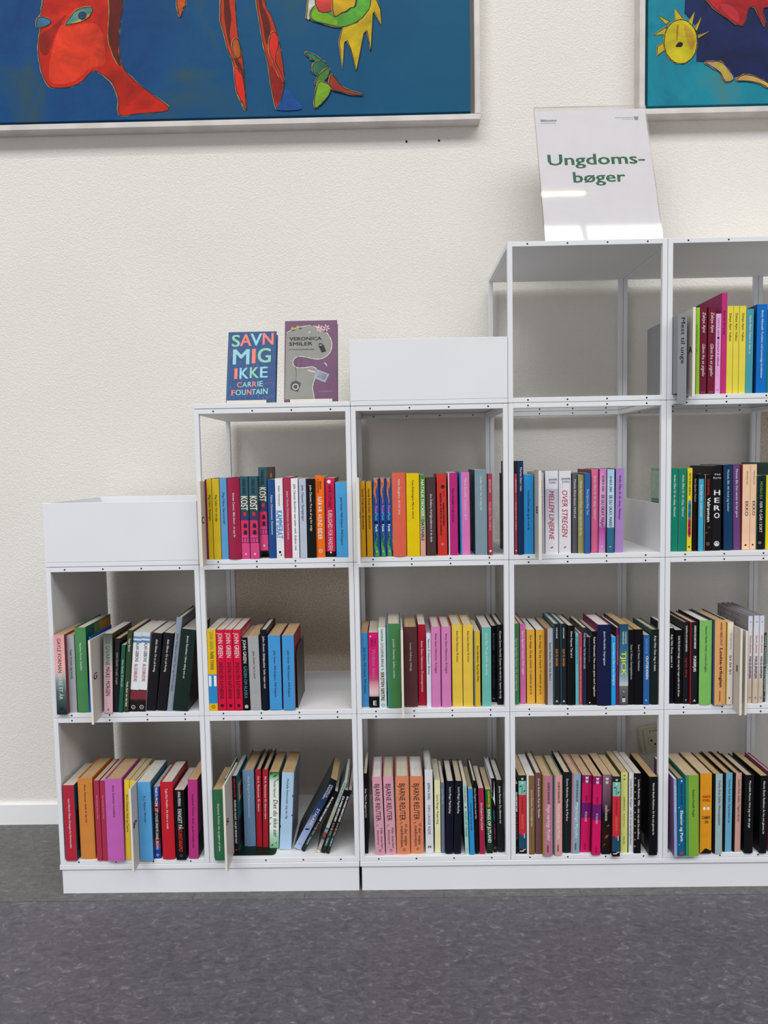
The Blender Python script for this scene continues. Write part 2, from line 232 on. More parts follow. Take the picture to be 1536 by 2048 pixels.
(1,2,703.5,18.6,850.5,22.7,194.4,145,.24,'p',('b',(0,'#d81f55'),(.93,'#110c0e')),'#6a3a35','#cdc2b0',None,'raspberry red book with white hand lettering, upper middle row, second column',[('m','disc',.42,.045,.4,.4,'#e9e8e6'),('t','KATIE COTUGNO',.09,.38,'#2a1018',.5,.36),('t','KÆRLIGHED FOR FANDEN!',.41,.92,'#f2dfe2',.5,.5),('m','disc',.5,.945,.2,.2,'#e9e8e6')]),
(1,2,732.8,1.1,850.5,28,184.7,135,.11,'p','#4a9fd8','#6f2130','#b99c74',None,'sky blue book with maroon sides at the right end, upper middle row, second column',[('t','John Green: Will Grayson, Will Grayson',.2,.83,'#1d1b1e',.5)]),
(1,1,403.4,1,470.5,21.2,206.2,135,.23,'p',('b',(0,'#dfb71d'),(.55,'#2f88c8'),(.905,'#dfb71d')),'#b8982a','#cdc7be',None,'yellow and blue book at the left end, lower middle row, second column',[('t','JOHN GREEN',.03,.24,'#7d9a48',.5,.42),('t','PAPER TOWNS',.27,.49,'#3a3420',.5,.42),('m','rect',.2,.63,.3,.13,'#e8ecee'),('m','rect',.8,.63,.3,.13,'#e8ecee'),('m','ring',.5,.945,.42,.42,'#1d1b1e')]),
(1,1,425.3,2.3,470.5,20,205,135,.2,'p','#cf123e','#b51f3a','#ccc5ba',None,'left copy of the crimson trio, lower middle row, second column',[('t','JOHN GREEN',.04,.34,'#f0e4e4',.5,.6),('t','ENDNU EN KATHERINE',.4,.85,'#47121c',.5,.5),('m','disc',.5,.935,.42,.42,'#3a1018')]),
(1,1,446.3,1.5,470.5,19,204.9,135,-0.02,'p','#cf123e','#b51f3a','#ccc5ba',None,'middle copy of the crimson trio, lower middle row, second column',[('t','JOHN GREEN',.04,.34,'#f0e4e4',.5,.6),('t','ENDNU EN KATHERINE',.4,.85,'#47121c',.5,.5),('m','disc',.5,.935,.42,.42,'#3a1018')]),
(1,1,467.1,.7,470.5,19.5,204.8,135,-0.12,'p','#cf123e','#b51f3a','#ccc5ba',None,'right copy of the crimson trio, lower middle row, second column',[('t','JOHN GREEN',.04,.34,'#f0e4e4',.5,.6),('t','ENDNU EN KATHERINE',.4,.85,'#47121c',.5,.5),('m','disc',.5,.935,.42,.42,'#3a1018'),('sd','R','JOHN GREEN',.04,.96,.88,.96,'#dcaab2')]),
(1,1,486,1.4,470.5,16.1,184.7,135,-0.08,'p','#0e0d0f','#0a0a0c','#ad8f78',None,'black book with teal hand lettering, lower middle row, second column',[('t','JOHN GREEN',.03,.35,'#e9e8e6',.5,.5),('t','GÅDEN OM ALASKA',.39,.83,'#4f97a5',.5,.5),('m','disc',.5,.945,.55,.55,'#d8d8d8'),('m','ring',.5,.945,.35,.35,'#1d1b1e')]),
(1,1,509.6,.5,470.7,26.4,187.9,135,-0.75,'p','#a5a5a8','#8a8a8e','#b99c74',None,'plain grey book, lower middle row, second column',[('t','John Green: Let it snow',.2,.57,'#1d1b1e',.5)]),
(1,1,533.4,1,470.5,16.1,203.7,135,-0.04,'h','#0d1124','#13151b','#c0bab0',None,'tall navy hardback, lower middle row, second column',[('t','John Green: Skildpadder hele vejen ned',.08,.72,'#e9e8e6',.5)]),
(1,1,559.7,-0.8,471.7,30.6,188.2,135,-0.09,'p','#4596d3','#8a3440','#b99c74',None,'left copy of the sky blue pair with maroon sides, lower middle row, second column',[('t','John Green: Will Grayson, Will Grayson',.2,.82,'#1d1b1e',.5)]),
(1,1,593.1,-2.1,471.8,29,187.9,135,.23,'p','#4596d3','#8a3440','#b99c74',None,'right copy of the sky blue pair with maroon sides, lower middle row, second column',[('t','John Green: Will Grayson, Will Grayson',.2,.82,'#1d1b1e',.5)]),
(1,0,409.4,-9.8,90.5,25.7,183.8,135,.01,'p','#336c48','#24402f','#b99c74',None,'green book at the left end, bottom row, second column',[('t','Stephanie Perkins: Isla og jagten på lykke',.2,.87,'#e9e8e6',.5)]),
(1,0,424.8,5.9,90.5,4.5,204.6,135,.17,'p','#2a6a45','#23493a','#c3bba8',None,'green book hidden behind the R divider, bottom row, second column',[]),
(1,0,443.5,25.1,91.9,11.2,201.2,135,.11,'p','#0f0e11','#2c6a72','#bbb9b2',None,'slim black book with red and white lettering, bottom row, second column',[('t','NELE-JANE BACHER',.03,.28,'#cc2848',.5,.4,'bi'),('t','MUREN ER FALDET, OG JEG SIDDER FAST',.31,.88,'#e9e8e6',.5,.42,'bi'),('m','disc',.5,.965,.5,.5,'#b02038'),('sd','R','',.1,.6,.62,.86,'#c8b8a0'),('sd','R','',.2,.55,.66,.8,'#b04438'),('sd','R','',0,1,.04,.4,'#2c2630')]),
(1,0,472.8,55.8,91.9,29.3,202.5,135,.11,'h','#6c8cad','#4a5a70','#b99c74',None,'thick steel blue hardback, bottom row, second column',[('t','Mads Rangvid: Drømmemaskinen',.08,.62,'#d3dde6',.5)]),
(1,0,497.3,51.7,92,14.4,205.8,135,.69,'h','#a81f2d','#271115','#b8a589',None,'left book of the slim red pair, bottom row, second column',[('t','Kit A. Rasmussen: En chance',.09,.54,'#e9e8e6',.5)]),
(1,0,514,48.8,92.1,14.3,206.9,135,1.4,'h','#a81f2d','#1c1013','#b8a589',None,'right book of the slim red pair, bottom row, second column',[('t','Kit A. Rasmussen: En chance mere',.09,.63,'#e9e8e6',.5)]),
(1,0,537,43.2,92.2,24.3,201.6,135,1.51,'p',('g',(0,'#24502f'),(.05,'#6fae7e'),(.14,'#dfe8e0'),(.72,'#e8ede8'),(.86,'#a8d0b4'),(1,'#7ab48c')),'#5f7466','#b99c74',None,'white and green book with black script, bottom row, second column',[('t','Thilde Nymark',.1,.33,'#2f4a36',.55,.34,'i'),('t','Det du ikke ser',.36,.85,'#1d1b1e',.6,.62,'i'),('m','leaf',.2,.02,.3,.3,'#1f3a26'),('m','leaf',.6,.05,.4,.4,'#2c5a38'),('m','leaf',.85,.1,.25,.25,'#39704a'),('m','leaf',.15,.6,.25,.25,'#2f7044'),('m','leaf',.1,.68,.2,.2,'#2f7044'),('m','leaf',.3,.96,.25,.25,'#1d1b1e'),('m','leaf',.7,.93,.2,.2,'#1d1b1e')]),
(1,0,566.6,37.5,91.4,30.3,204,135,3.48,'p','#a8c7e2','#828d98','#b99c74',None,'pale blue book with dark branch pattern on its side, bottom row, second column',[('t','Michella Rasmussen: Jeg ser dig',.08,.6,'#1d1b1e',.5),('sd','R','',.2,.24,.0,.9,'#33363c'),('sd','R','',.5,.53,.2,.95,'#3c4046'),('sd','R','',.7,.72,.05,.8,'#33363c'),('sd','R','',.24,.5,.5,.515,'#33363c'),('sd','R','',.53,.9,.7,.71,'#33363c'),('sd','R','',.3,.45,.8,.93,'#5a6a7a'),('m','rect',.97,.3,.06,.03,'#1d1b1e'),('m','rect',.96,.55,.08,.02,'#1d1b1e'),('m','rect',.02,.7,.05,.03,'#1d1b1e')]),
(1,0,597.5,34.4,94.8,18.1,206.8,135,28.57,'p',('g',(0,'#0c111d'),(.25,'#1e2f50'),(.5,'#2c4470'),(.68,'#8d9cc4'),(1,'#a9b8da')),'#3a3c40','#b99c74',None,'navy to lavender book leaning far right, bottom row, second column',[('t','MICHELLA',.08,.25,'#e9e8e6',.72,.24),('t','RASMUSSEN',.08,.28,'#e9e8e6',.4,.24),('t','STALKER',.42,.66,'#dfe2ec',.55,.42),('m','leaf',.45,.72,.6,.5,'#10121a'),('m','leaf',.5,.93,.25,.2,'#15161c')]),
(1,0,613.4,26.6,92.6,8.6,180.1,135,29.63,'p',('g',(0,'#0c0c0e'),(.6,'#0e0d0f'),(.78,'#2b4a44'),(1,'#0e1815')),'#1d201f','#cbc6bd',None,'slim black book leaning against the navy and lavender one, bottom row, second column',[('t','IDA-MARIE RENDTORFF',.1,.5,'#e9e8e6',.5,.55,'b'),('t','DU ER MIN VREDE',.52,.72,'#b8a8a8',.5,.5,'i'),('m','rect',.5,.62,.8,.02,'#8a2b30'),('t','tango2',.76,.88,'#c8d4ce',.5,.5,'bi')]),
(1,0,652.7,20.8,92,8.2,201.9,135,21.88,'p',('b',(0,'#a3b8b5'),(.66,'#1c1c1d'),(.67,'#6f8fa0'),(.72,'#8a4a44'),(.78,'#5a3a3a'),(.82,'#7a8a98'),(.86,'#a89a8c'),(.97,'#d8d0c4')),'#5a605e','#d0ccc4',None,'grey green leaning book with gold lettering, bottom row, second column',[('t','SOFIE RASCH',.03,.3,'#2c3432',.5,.42),('t','JEG VINDER!',.35,.59,'#c59a3a',.5,.6,'bi'),('m','rect',.3,.7,.25,.02,'#d0a898'),('m','rect',.7,.75,.3,.02,'#2c2c34'),('m','ring',.5,.915,.5,.5,'#e0dcd4')]),
(1,0,665.6,18,92.2,9.4,175.3,135,20.99,'p',('g',(0,'#0c0c0e'),(.6,'#0e0d0f'),(.78,'#2b4a44'),(1,'#0e1815')),'#1d201f','#cbc6bd',None,'left copy of the slim black leaning pair, bottom row, second column',[('t','IDA-MARIE RENDTORFF',.1,.5,'#e9e8e6',.5,.55,'b'),('t','DU ER MIN VREDE',.52,.72,'#b8a8a8',.5,.5,'i'),('m','rect',.5,.62,.8,.02,'#8a2b30'),('t','tango2',.76,.88,'#c8d4ce',.5,.5,'bi')]),
(1,0,676.9,15.3,92,8.6,176,135,20.59,'p',('g',(0,'#0c0c0e'),(.6,'#0e0d0f'),(.78,'#2b4a44'),(1,'#0e1815')),'#1d201f','#cbc6bd',None,'right copy of the slim black leaning pair, bottom row, second column',[('t','IDA-MARIE RENDTORFF',.1,.5,'#e9e8e6',.5,.55,'b'),('t','DU ER MIN VREDE',.52,.72,'#b8a8a8',.5,.5,'i'),('m','rect',.5,.62,.8,.02,'#8a2b30'),('t','tango2',.76,.88,'#c8d4ce',.5,.5,'bi')]),
(2,2,785.7,.0,850.5,11.2,184.4,135,.03,'p','#d39a1c','#7a3a60','#a99a90',None,'left copy of the amber pair, upper middle row, third column',[('t','Saynab Farah Dahir: #bucketlist',.09,.63,'#1d1b1e',.5)]),
(2,2,801.2,.0,850.5,14,184.2,135,-0.14,'p','#d39a1c','#7a3a60','#a99a90',None,'right copy of the amber pair, upper middle row, third column',[('t','Saynab Farah Dahir: #bucketlist',.09,.63,'#1d1b1e',.5)]),
(2,2,817.4,.0,850.5,15.3,191.2,135,.05,'p','#1f4c98','#1a3a74','#b5aa9a',None,'left copy of the blue trio with orange and green waves, upper middle row, third column',[('m','wave',.45,.165,.55,.33,'#ee7d28'),('t','Jens Fynbo Carr',.05,.27,'#1d1b1e',.5,.3,'i'),('t','Pizza',.345,.44,'#e070c0',.5,.55,'b'),('t','Plask',.44,.535,'#4fb4e8',.5,.55,'b'),('t','&',.54,.585,'#0f1420',.5,.62,'b'),('t','Panik',.585,.68,'#e9e8e6',.5,.55,'b'),('m','wave2',.5,.84,.7,.32,'#4f9f42'),('t','LÆT FOR LIX',.72,.86,'#1d1b1e',.55,.3,'b'),('m','ring',.5,.93,.3,.3,'#e9e8e6')]),
(2,2,833.3,.3,850.5,13,191.7,135,.18,'p','#1f4c98','#1a3a74','#b5aa9a',None,'middle copy of the blue trio with orange and green waves, upper middle row, third column',[('m','wave',.45,.165,.55,.33,'#ee7d28'),('t','Jens Fynbo Carr',.05,.27,'#1d1b1e',.5,.3,'i'),('t','Pizza',.345,.44,'#e070c0',.5,.55,'b'),('t','Plask',.44,.535,'#4fb4e8',.5,.55,'b'),('t','&',.54,.585,'#0f1420',.5,.62,'b'),('t','Panik',.585,.68,'#e9e8e6',.5,.55,'b'),('m','wave2',.5,.84,.7,.32,'#4f9f42'),('t','LÆT FOR LIX',.72,.86,'#1d1b1e',.55,.3,'b'),('m','ring',.5,.93,.3,.3,'#e9e8e6')]),
(2,2,848.2,4.3,850.5,13.3,191.3,135,.17,'p','#1f4c98','#1a3a74','#b5aa9a',None,'right copy of the blue trio with orange and green waves, upper middle row, third column',[('m','wave',.45,.165,.55,.33,'#ee7d28'),('t','Jens Fynbo Carr',.05,.27,'#1d1b1e',.5,.3,'i'),('t','Pizza',.345,.44,'#e070c0',.5,.55,'b'),('t','Plask',.44,.535,'#4fb4e8',.5,.55,'b'),('t','&',.54,.585,'#0f1420',.5,.62,'b'),('t','Panik',.585,.68,'#e9e8e6',.5,.55,'b'),('m','wave2',.5,.84,.7,.32,'#4f9f42'),('t','LÆT FOR LIX',.72,.86,'#1d1b1e',.55,.3,'b'),('m','ring',.5,.93,.3,.3,'#e9e8e6')]),
(2,2,873.7,.0,850.5,32.6,205,135,.11,'h','#d9634c','#b84f3c','#d9d6d2',None,'thick coral red hardback, upper middle row, third column',[('t','Nikki Daughtry: All this time',.08,.5,'#e9e8e6',.5)]),
(2,2,907.3,.0,850.5,31.1,202.4,135,.08,'p','#e3c20a','#4a4014','#b99c74',None,'thick bright yellow book, upper middle row, third column',[('t','Cara Delevingne: Mirror mirror',.08,.55,'#1d1b1e',.5)]),
(2,2,930.7,.0,850.5,12.7,198.8,135,.19,'p',('g',(0,'#4a7f3a'),(.4,'#6f9a50'),(.55,'#8fa868'),(.66,'#c8b48a'),(.75,'#dca890'),(1,'#d2a08a')),'#55663c','#b9b09a',None,'slim green to peach book, upper middle row, third column',[('t','NATALIE DECKER',.06,.51,'#e4e8d4',.5,.55,'b'),('t','DATEABLE',.55,.81,'#2c4a6a',.5,.6,'b')]),
(2,2,951.1,3,850.5,22.7,189.6,135,.17,'p','#4b363a','#271c1f','#4a4040',None,'dark brown book with a pale border, upper middle row, third column',[('t','Ava Dellaira: Kærlighedsbreve til de døde',.2,.82,'#e9e8e6',.5)]),
(2,2,978.7,5.4,850.5,23,199.7,135,-0.23,'p','#c8352f','#9a2622','#8a6a60',None,'red book with a black balloon emblem, upper middle row, third column',[('m','disc',.62,.155,.42,.42,'#1d2a24'),('m','rect',.72,.24,.03,.09,'#1d1a1a'),('t','ANNELIE DREWSEN',.35,.63,'#1d1b1e',.68,.2,'b'),('t','PRINSEN AF PORTE DE LA CHAPELLE',.23,.75,'#1d1b1e',.38,.2,'b'),('m','ring',.5,.86,.22,.22,'#d8c8c0')]),
(2,2,1005.3,6,850.5,22.4,202.5,135,-0.1,'p','#b52a78','#b8b4ae','#d9d6d2',(.13,'#cfcac6'),'magenta book with a pale left edge, upper middle row, third column',[('t','Marie Duedahl: Freaks forever',.19,.6,'#2a1020',.5)]),
(2,2,1035.1,12.1,850.5,23.8,203.2,135,-0.24,'p','#d875b4','#2b6ba0','#9a8a88',(.18,'#2a80c4'),'candy pink book with a blue left edge, upper middle row, third column',[('t','Marie Duedahl: Snestorm i april',.08,.57,'#e9e8e6',.58)]),
(2,2,1073.4,3.2,850.5,29.3,208.5,150,-0.06,'p','#7d949e','#284a52','#cdc2b0',None,'thick blue grey book taller than its neighbours, upper middle row, third column',[('t','Hadley Dyer: Her så langt væk',.08,.48,'#e9e8e6',.5)]),
(2,2,1095,.0,850.5,10.7,198.4,135,.01,'p','#a33a4d','#110c10','#cdc2b0',None,'slim red book with a white disc, right end, upper middle row, third column',[('t','JEANNE DØVE',.07,.23,'#e3c8c8',.5,.42),('t','DAGBOG FRA KABUL',.35,.7,'#d8a8ae',.5,.52),('m','disc',.5,.95,.5,.5,'#e9e8e6')]),
(3,2,1155.9,.0,850.5,6.3,197.3,145,.08,'p','#a33a4d','#141515','#cdc2b0',None,'slim red book with a white disc, left end, upper middle row, fourth column',[('t','JEANNE DØVE',.07,.23,'#e3c8c8',.5,.42),('t','DAGBOG FRA KABUL',.35,.7,'#d8a8ae',.5,.52),('m','disc',.5,.95,.5,.5,'#e9e8e6')]),
(3,2,1166.7,.0,850.5,13.4,228.1,160,-0,'h','#0f335a','#131824','#cdc2b0',None,'tall navy book, upper middle row, fourth column',[('t','Morten Dürr: Ivalu',.07,.32,'#e9e8e6',.5)]),
(3,2,1188.6,4.3,850.5,23.6,195,135,.02,'p','#2b8fd0','#7f8a92','#cdc2b0',(.05,'#6a3a48'),'bright blue book left of the E divider, upper middle row, fourth column',[('t','Franca Düwel: Julie og de sorte får',.2,.7,'#1d1b1e',.5)]),
(3,2,1224.4,3.6,850.5,7.1,199.3,135,-0.69,'p','#b7b9c0','#9a9ca4','#cdc2b0',None,'pale grey book half hidden by the E divider, upper middle row, fourth column',[('t','Phil Earle: Brokdrømme',.1,.53,'#1d1b1e',.3,.3)]),
(3,2,1245.5,4.9,850.5,31.5,202.8,135,-0.08,'p',('g',(0,'#dddde7'),(.21,'#d9d9e3'),(.225,'#b4b7c9'),(.5,'#c6c8d5'),(.75,'#e3e3ea'),(1,'#e6e6ec')),'#b0b2c0','#a8a4a0',None,'white and lilac book with red hand lettering, upper middle row, fourth column',[('hz','JENNIFER',.105,.25,.92,.16,'#1d1b1e'),('hz','ECHOLS',.14,.32,.84,.16,'#1d1b1e'),('t','MELLEM LINJERNE',.24,.82,'#b8203c',.5,.4,'i'),('m','leaf',.5,.925,.22,.2,'#b03040')]),
(3,2,1277.8,6.7,850.5,29.2,202.2,135,.0,'p','#dedde3','#b0b0b8','#a8a4a0',None,'white book with red hand lettering and grey twigs, upper middle row, fourth column',[('hz','JENNIFER',.095,.2,.96,.17,'#1d1b1e'),('hz','ECHOLS',.13,.28,.86,.17,'#1d1b1e'),('t','OVER STREGEN',.23,.79,'#b8203c',.5,.48,'i'),('m','leaf',.5,.925,.24,.2,'#b03040'),('m','rect',.12,.3,.015,.3,'#9a9aa6'),('m','rect',.9,.25,.015,.3,'#9a9aa6'),('m','rect',.3,.18,.012,.08,'#8a8a96')]),
(3,2,1303.5,13.5,850.5,12.8,195.9,135,-0.06,'p','#5a5860','#18171b','#cdc2b0',None,'charcoal grey book, upper middle row, fourth column',[('t','Mattias Edvardsson: Hold ud',.08,.56,'#e9e8e6',.5)]),
(3,2,1316.9,7.7,850.5,13.6,191.8,135,-0.04,'p','#9a9660','#272620','#cdc2b0',None,'olive khaki book with a dark border, upper middle row, fourth column',[('t','Mette Egelund Olsen: Kan jeg stole på dig',.08,.77,'#e9e8e6',.5)]),
(3,2,1330.7,.0,850.5,13.7,195.7,135,.1,'p','#2d60a2','#1f4474','#cdc2b0',None,'medium blue book, upper middle row, fourth column',[('t','Mette Egelund Olsen: Team',.2,.52,'#c6d6ea',.5)]),
(3,2,1352.6,17.2,850.5,16.1,204.4,135,.19,'p','#df6c95','#7a2233','#cdc2b0',None,'rose pink book, upper middle row, fourth column',[('t','Anika Eibe: Er du okay, Helene?',.08,.6,'#e9e8e6',.5)]),
(3,2,1368.8,9,850.6,15.8,205.5,135,.71,'p',('g',(0,'#d27cbc'),(.2,'#dfa6cf'),(.66,'#d090c4'),(.695,'#c070b0'),(.705,'#b4489e'),(.8,'#c066b0'),(1,'#cf8cc4')),'#a04a90','#cdc2b0',None,'orchid pink book with a darker foot, upper middle row, fourth column',[('t','ANIKA EIBE',.08,.27,'#4a3a58',.5,.36),('t','ER DU OKAY, MAJA?',.31,.69,'#2c2038',.5,.5),('m','leaf',.45,.925,.3,.2,'#e9e8e6')]),
(3,2,1387.3,2.5,850.5,16.9,203.9,135,.15,'p',('b',(0,'#a8cbe0'),(.1,'#b9d4e8'),(.695,'#2f6b8a')),'#2c3a4c','#cdc2b0',None,'pale blue book with a teal foot, upper middle row, fourth column',[('t','ANIKA EIBE',.08,.27,'#3a4a60',.5,.36),('t','ER DU OKAY, MARIE?',.31,.69,'#24364a',.5,.5),('m','leaf',.45,.925,.3,.2,'#e9e8e6')]),
(3,2,1409.9,9.6,850.6,20.3,205.3,135,.69,'p','#a784c3','#5a4a78','#cdc2b0',None,'lilac book at the right end, upper middle row, fourth column',[('t','Anika Eibe: Er du okay, Mathias?',.08,.61,'#2a1f3a',.5)]),
(4,2,1545,11.3,850.5,17.9,203.5,135,.01,'p','#0f8068','#7fa890','#cdc2b0',None,'left copy of the emerald green pair, upper middle row, fifth column',[('t','Anika Eibe: Er du okay, Nanna?',.08,.58,'#e9e8e6',.5),('sd','L','',.02,.45,.62,.96,'#a3c0a8'),('sd','L','',.04,.42,.6,.608,'#2c4a3a'),('sd','L','',.04,.42,.565,.573,'#2c4a3a'),('sd','L','',.04,.42,.53,.538,'#2c4a3a'),('sd','L','',.04,.42,.495,.503,'#2c4a3a'),('sd','L','',.04,.42,.45999999999999996,.46799999999999997,'#2c4a3a')]),
(4,2,1564.3,8.7,850.5,16.8,203.1,135,.04,'p','#0f8068','#7fa890','#cdc2b0',None,'right copy of the emerald green pair, upper middle row, fifth column',[('t','Anika Eibe: Er du okay, Nanna?',.08,.58,'#e9e8e6',.5)]),
(4,2,1583.6,15.8,850.5,11.7,203.4,135,.11,'p','#e3d32e','#b8a82a','#cdc2b0',None,'yellow book with a blue and magenta ribbon, upper middle row, fifth column',[('t','METTE EIKE NEERLIN',.06,.33,'#1d1b1e',.5,.42),('m','rect',.5,.51,.62,.22,'#2a92d0'),('m','rect',.5,.71,.62,.2,'#c8286a'),('m','tri',.5,.825,.62,.03,'#c8286a'),('m','triu',.5,.39,.62,.03,'#2a92d0'),('t','HEST HEST',.43,.6,'#12385a',.5,.45,'b'),('t','TIGER TIGER',.63,.8,'#4a1028',.5,.45,'b'),('m','disc',.5,.95,.4,.4,'#3a3410')]),
(4,2,1596.5,14.1,850.5,8.7,192,135,-0.07,'p','#270e15','#1c0a0e','#cdc2b0',None,'thin dark maroon book, upper middle row, fifth column',[('t','Sara Ejersbo: Festival',.08,.37,'#c8b8b8',.5)]),
(4,2,1607.2,4.8,850.5,12.1,189,135,-0.05,'p',('b',(0,'#0a1815'),(.065,'#3da6c6')),'#131d1c','#cdc2b0',None,'cyan book with a black top edge, upper middle row, fifth column',[('t','Sara Ejersbo: Likehunter',.14,.56,'#e9e8e6',.5)]),
(4,2,1628.5,14.6,850.5,18.3,186.5,135,.25,'p','#120c0d','#1d1919','#cdc2b0',(.06,'#c8c0b8'),'black book with worn white edges and swirls, upper middle row, fifth column',[('t','BENNIE BØDKER',.06,.27,'#c8302c',.45,.24,'b'),('t','Valravnen',.3,.62,'#e9e8e6',.5,.6,'b'),('m','swirl',.6,.7,.4,.4,'#8a8078'),('m','swirl',.3,.77,.4,.4,'#8a8078'),('m','ring',.5,.91,.42,.42,'#9a8a80')]),
(4,2,1651.2,18.1,850.5,21.7,207.9,135,-0.26,'p','#15161b','#111114','#d8d2cc',None,'thick black book with stacked white capitals, upper middle row, fifth column',[('hz','Phil',.105,.25,.85,.24,'#e9e8e6'),('hz','Earle',.145,.1,.95,.24,'#e9e8e6'),('hz','H',.315,.18,.85,.6,'#e9e8e6','b'),('hz','E',.405,.22,.8,.6,'#e9e8e6','b'),('hz','R',.495,.18,.85,.6,'#e9e8e6','b'),('hz','O',.585,.2,.82,.6,'#e9e8e6','b'),('hz','&',.92,.32,.72,.38,'#e9e8e6','b'),('m','ring',.52,.92,.6,.6,'#e9e8e6')]),
(4,2,1680.4,19,850.7,21.9,209.8,135,-0.92,'p','#10375c','#0c131d','#cdc2b0',None,'navy blue book, upper middle row, fifth column',[('t','Michala Elk: Alt hvad jeg husker',.06,.55,'#c8d8e4',.5)]),
(4,2,1704,24.1,850.7,17.1,210.5,135,-1.08,'p','#6a4277','#3a2242','#cdc2b0',None,'purple book, upper middle row, fifth column',[('t','Michala Elk: Det værste du kan gøre',.06,.62,'#e9e8e6',.5)]),
(4,2,1723.8,21.3,850.5,17.9,209.5,135,-0.11,'p','#eec7a6','#b0483a','#d8c8b8',None,'left copy of the peach cream pair, upper middle row, fifth column',[('t','MICHALA ELK',.08,.24,'#5a4640',.6,.18),('t','EKKO',.43,.6,'#2a2c44',.6,.45),('m','disc',.5,.945,.28,.28,'#2a2f4a')]),
(4,2,1743.9,26.9,850.5,15.8,209.7,135,-0.19,'p','#eec7a6','#b0483a','#d8c8b8',None,'right copy of the peach cream pair, upper middle row, fifth column',[('t','MICHALA ELK',.08,.24,'#5a4640',.6,.18),('t','EKKO',.43,.6,'#2a2c44',.6,.45),('m','disc',.5,.945,.28,.28,'#2a2f4a')]),
(4,2,1761.8,24.5,850.5,19.5,181,135,-0.17,'p',('g',(0,'#0a2724'),(.3,'#0a201f'),(.55,'#0d1113'),(1,'#0c0c0f')),'#0f2724','#cdc2b0',(.06,'#174a46'),'black and dark green book, upper middle row, fifth column',[('t','MICHALA ELK',.08,.32,'#8a9a60',.5,.34),('t','FØR VI GÅR I SORT',.35,.77,'#d8e0d8',.5,.36),('m','ring',.4,.91,.34,.34,'#b8b8b4')]),
(4,2,1782,30,850.5,13.4,182.4,135,-0.09,'p','#e8d010','#1c6a70','#cdc2b0',(.1,'#1c6a70'),'yellow book cut by the photo edge, upper middle row, fifth column',[]),
(4,2,1796.5,28,850.5,13.6,212.7,160,-0.15,'p','#2b4a42','#34564f','#cdc2b0',None,'tall dark green book at the photo edge, upper middle row, fifth column',[]),
(4,3,1598.2,12,1230.5,8.2,206.5,135,-0.18,'p','#93c93a','#6a922a','#cdc2b0',None,'lime green book beside the A divider, top row, fifth column',[('t','Eva Abrahamsen: 3 dage',.2,.52,'#1d1b1e',.25,.3)]),
(4,3,1610.8,12,1230.5,16.2,207.8,135,-0.06,'p','#701b36','#4a1226','#cdc2b0',None,'left copy of the wine red pair with white script, top row, fifth column',[('t','Zakiya Ajmi',.06,.29,'#ecdcdc',.55,.6,'i'),('t','Glimt fra et pigeliv',.42,.79,'#ecdcdc',.5,.6,'i'),('hz','Carlsen',.975,.2,.8,.12,'#d0b0b8')]),
(4,3,1630.3,12,1230.5,17,207.4,135,.08,'p','#701b36','#4a1226','#cdc2b0',None,'right copy of the wine red pair with white script, top row, fifth column',[('t','Zakiya Ajmi',.06,.29,'#ecdcdc',.55,.6,'i'),('t','Glimt fra et pigeliv',.42,.79,'#ecdcdc',.5,.6,'i'),('hz','Carlsen',.975,.2,.8,.12,'#d0b0b8')]),
(4,3,1645.9,12,1230.5,12.3,191.1,135,.23,'p','#e5a3d5','#b884ac','#cdc2b0',None,'short candy pink book, top row, fifth column',[('t','ZAKIYA AJMI',.05,.27,'#4a7a9a',.5,.32),('m','rect',.5,.3,.4,.03,'#173a34'),('t','HAMLET & OFELIA',.33,.65,'#4a2c58',.5,.34),('m','ring',.5,.945,.4,.4,'#7a8ac8')]),
(4,3,1659.9,12,1230.5,12.9,239.6,150,.11,'p','#bf2f75','#93305f','#cdc2b0',None,'tall magenta book standing above the rest, top row, fifth column',[('t','Zakiya Ajmi: Tand og tunge',.17,.41,'#4a1030',.5)]),
(4,3,1673.7,12,1230.5,14.1,208.9,135,.2,'p','#e2d34b','#b8a83a','#cdc2b0',None,'left copy of the yellow trio, top row, fifth column',[('t','Zakiya Ajmi: Vulkan',.08,.4,'#1d1b1e',.5)]),
(4,3,1688.4,12,1230.5,13.3,208.6,135,.15,'p','#e2d34b','#b8a83a','#cdc2b0',None,'middle copy of the yellow trio, top row, fifth column',[('t','Zakiya Ajmi: Vulkan',.08,.4,'#1d1b1e',.5)]),
(4,3,1703.8,12,1230.5,15.6,208.3,135,.18,'p','#e2d34b','#b8a83a','#cdc2b0',None,'right copy of the yellow trio, top row, fifth column',[('t','Zakiya Ajmi: Vulkan',.08,.4,'#1d1b1e',.5)]),
(4,3,1720.7,12,1230.5,16.8,200.7,135,.27,'p','#4a9aa9','#3a7a86','#cdc2b0',None,'teal blue book beside the yellow trio, top row, fifth column',[('t','Neda Alaei: Dette er ikke os',.08,.53,'#e9e8e6',.5)]),
(4,3,1750,12,1230.5,24.6,211.1,140,.11,'p','#0a6cc1','#0a4f92','#cdc2b0',None,'thick bright blue book, top row, fifth column',[('t','Becky Albertalli: Fordelen ved hemmelige forelskelser',.07,.83,'#e9e8e6',.5)]),
(4,3,1770.4,12,1230.5,14.8,198.2,135,.17,'p','#1f7a70','#185a54','#cdc2b0',None,'teal green book cut by the photo edge, top row, fifth column',[]),
(2,1,781.5,18.6,470.5,17.4,187.9,135,.05,'p','#4596d3','#7a2430','#b99c74',None,'sky blue book with maroon sides, lower middle row, third column',[('t','John Green: Will Grayson, Will Grayson',.2,.82,'#1d1b1e',.5)]),
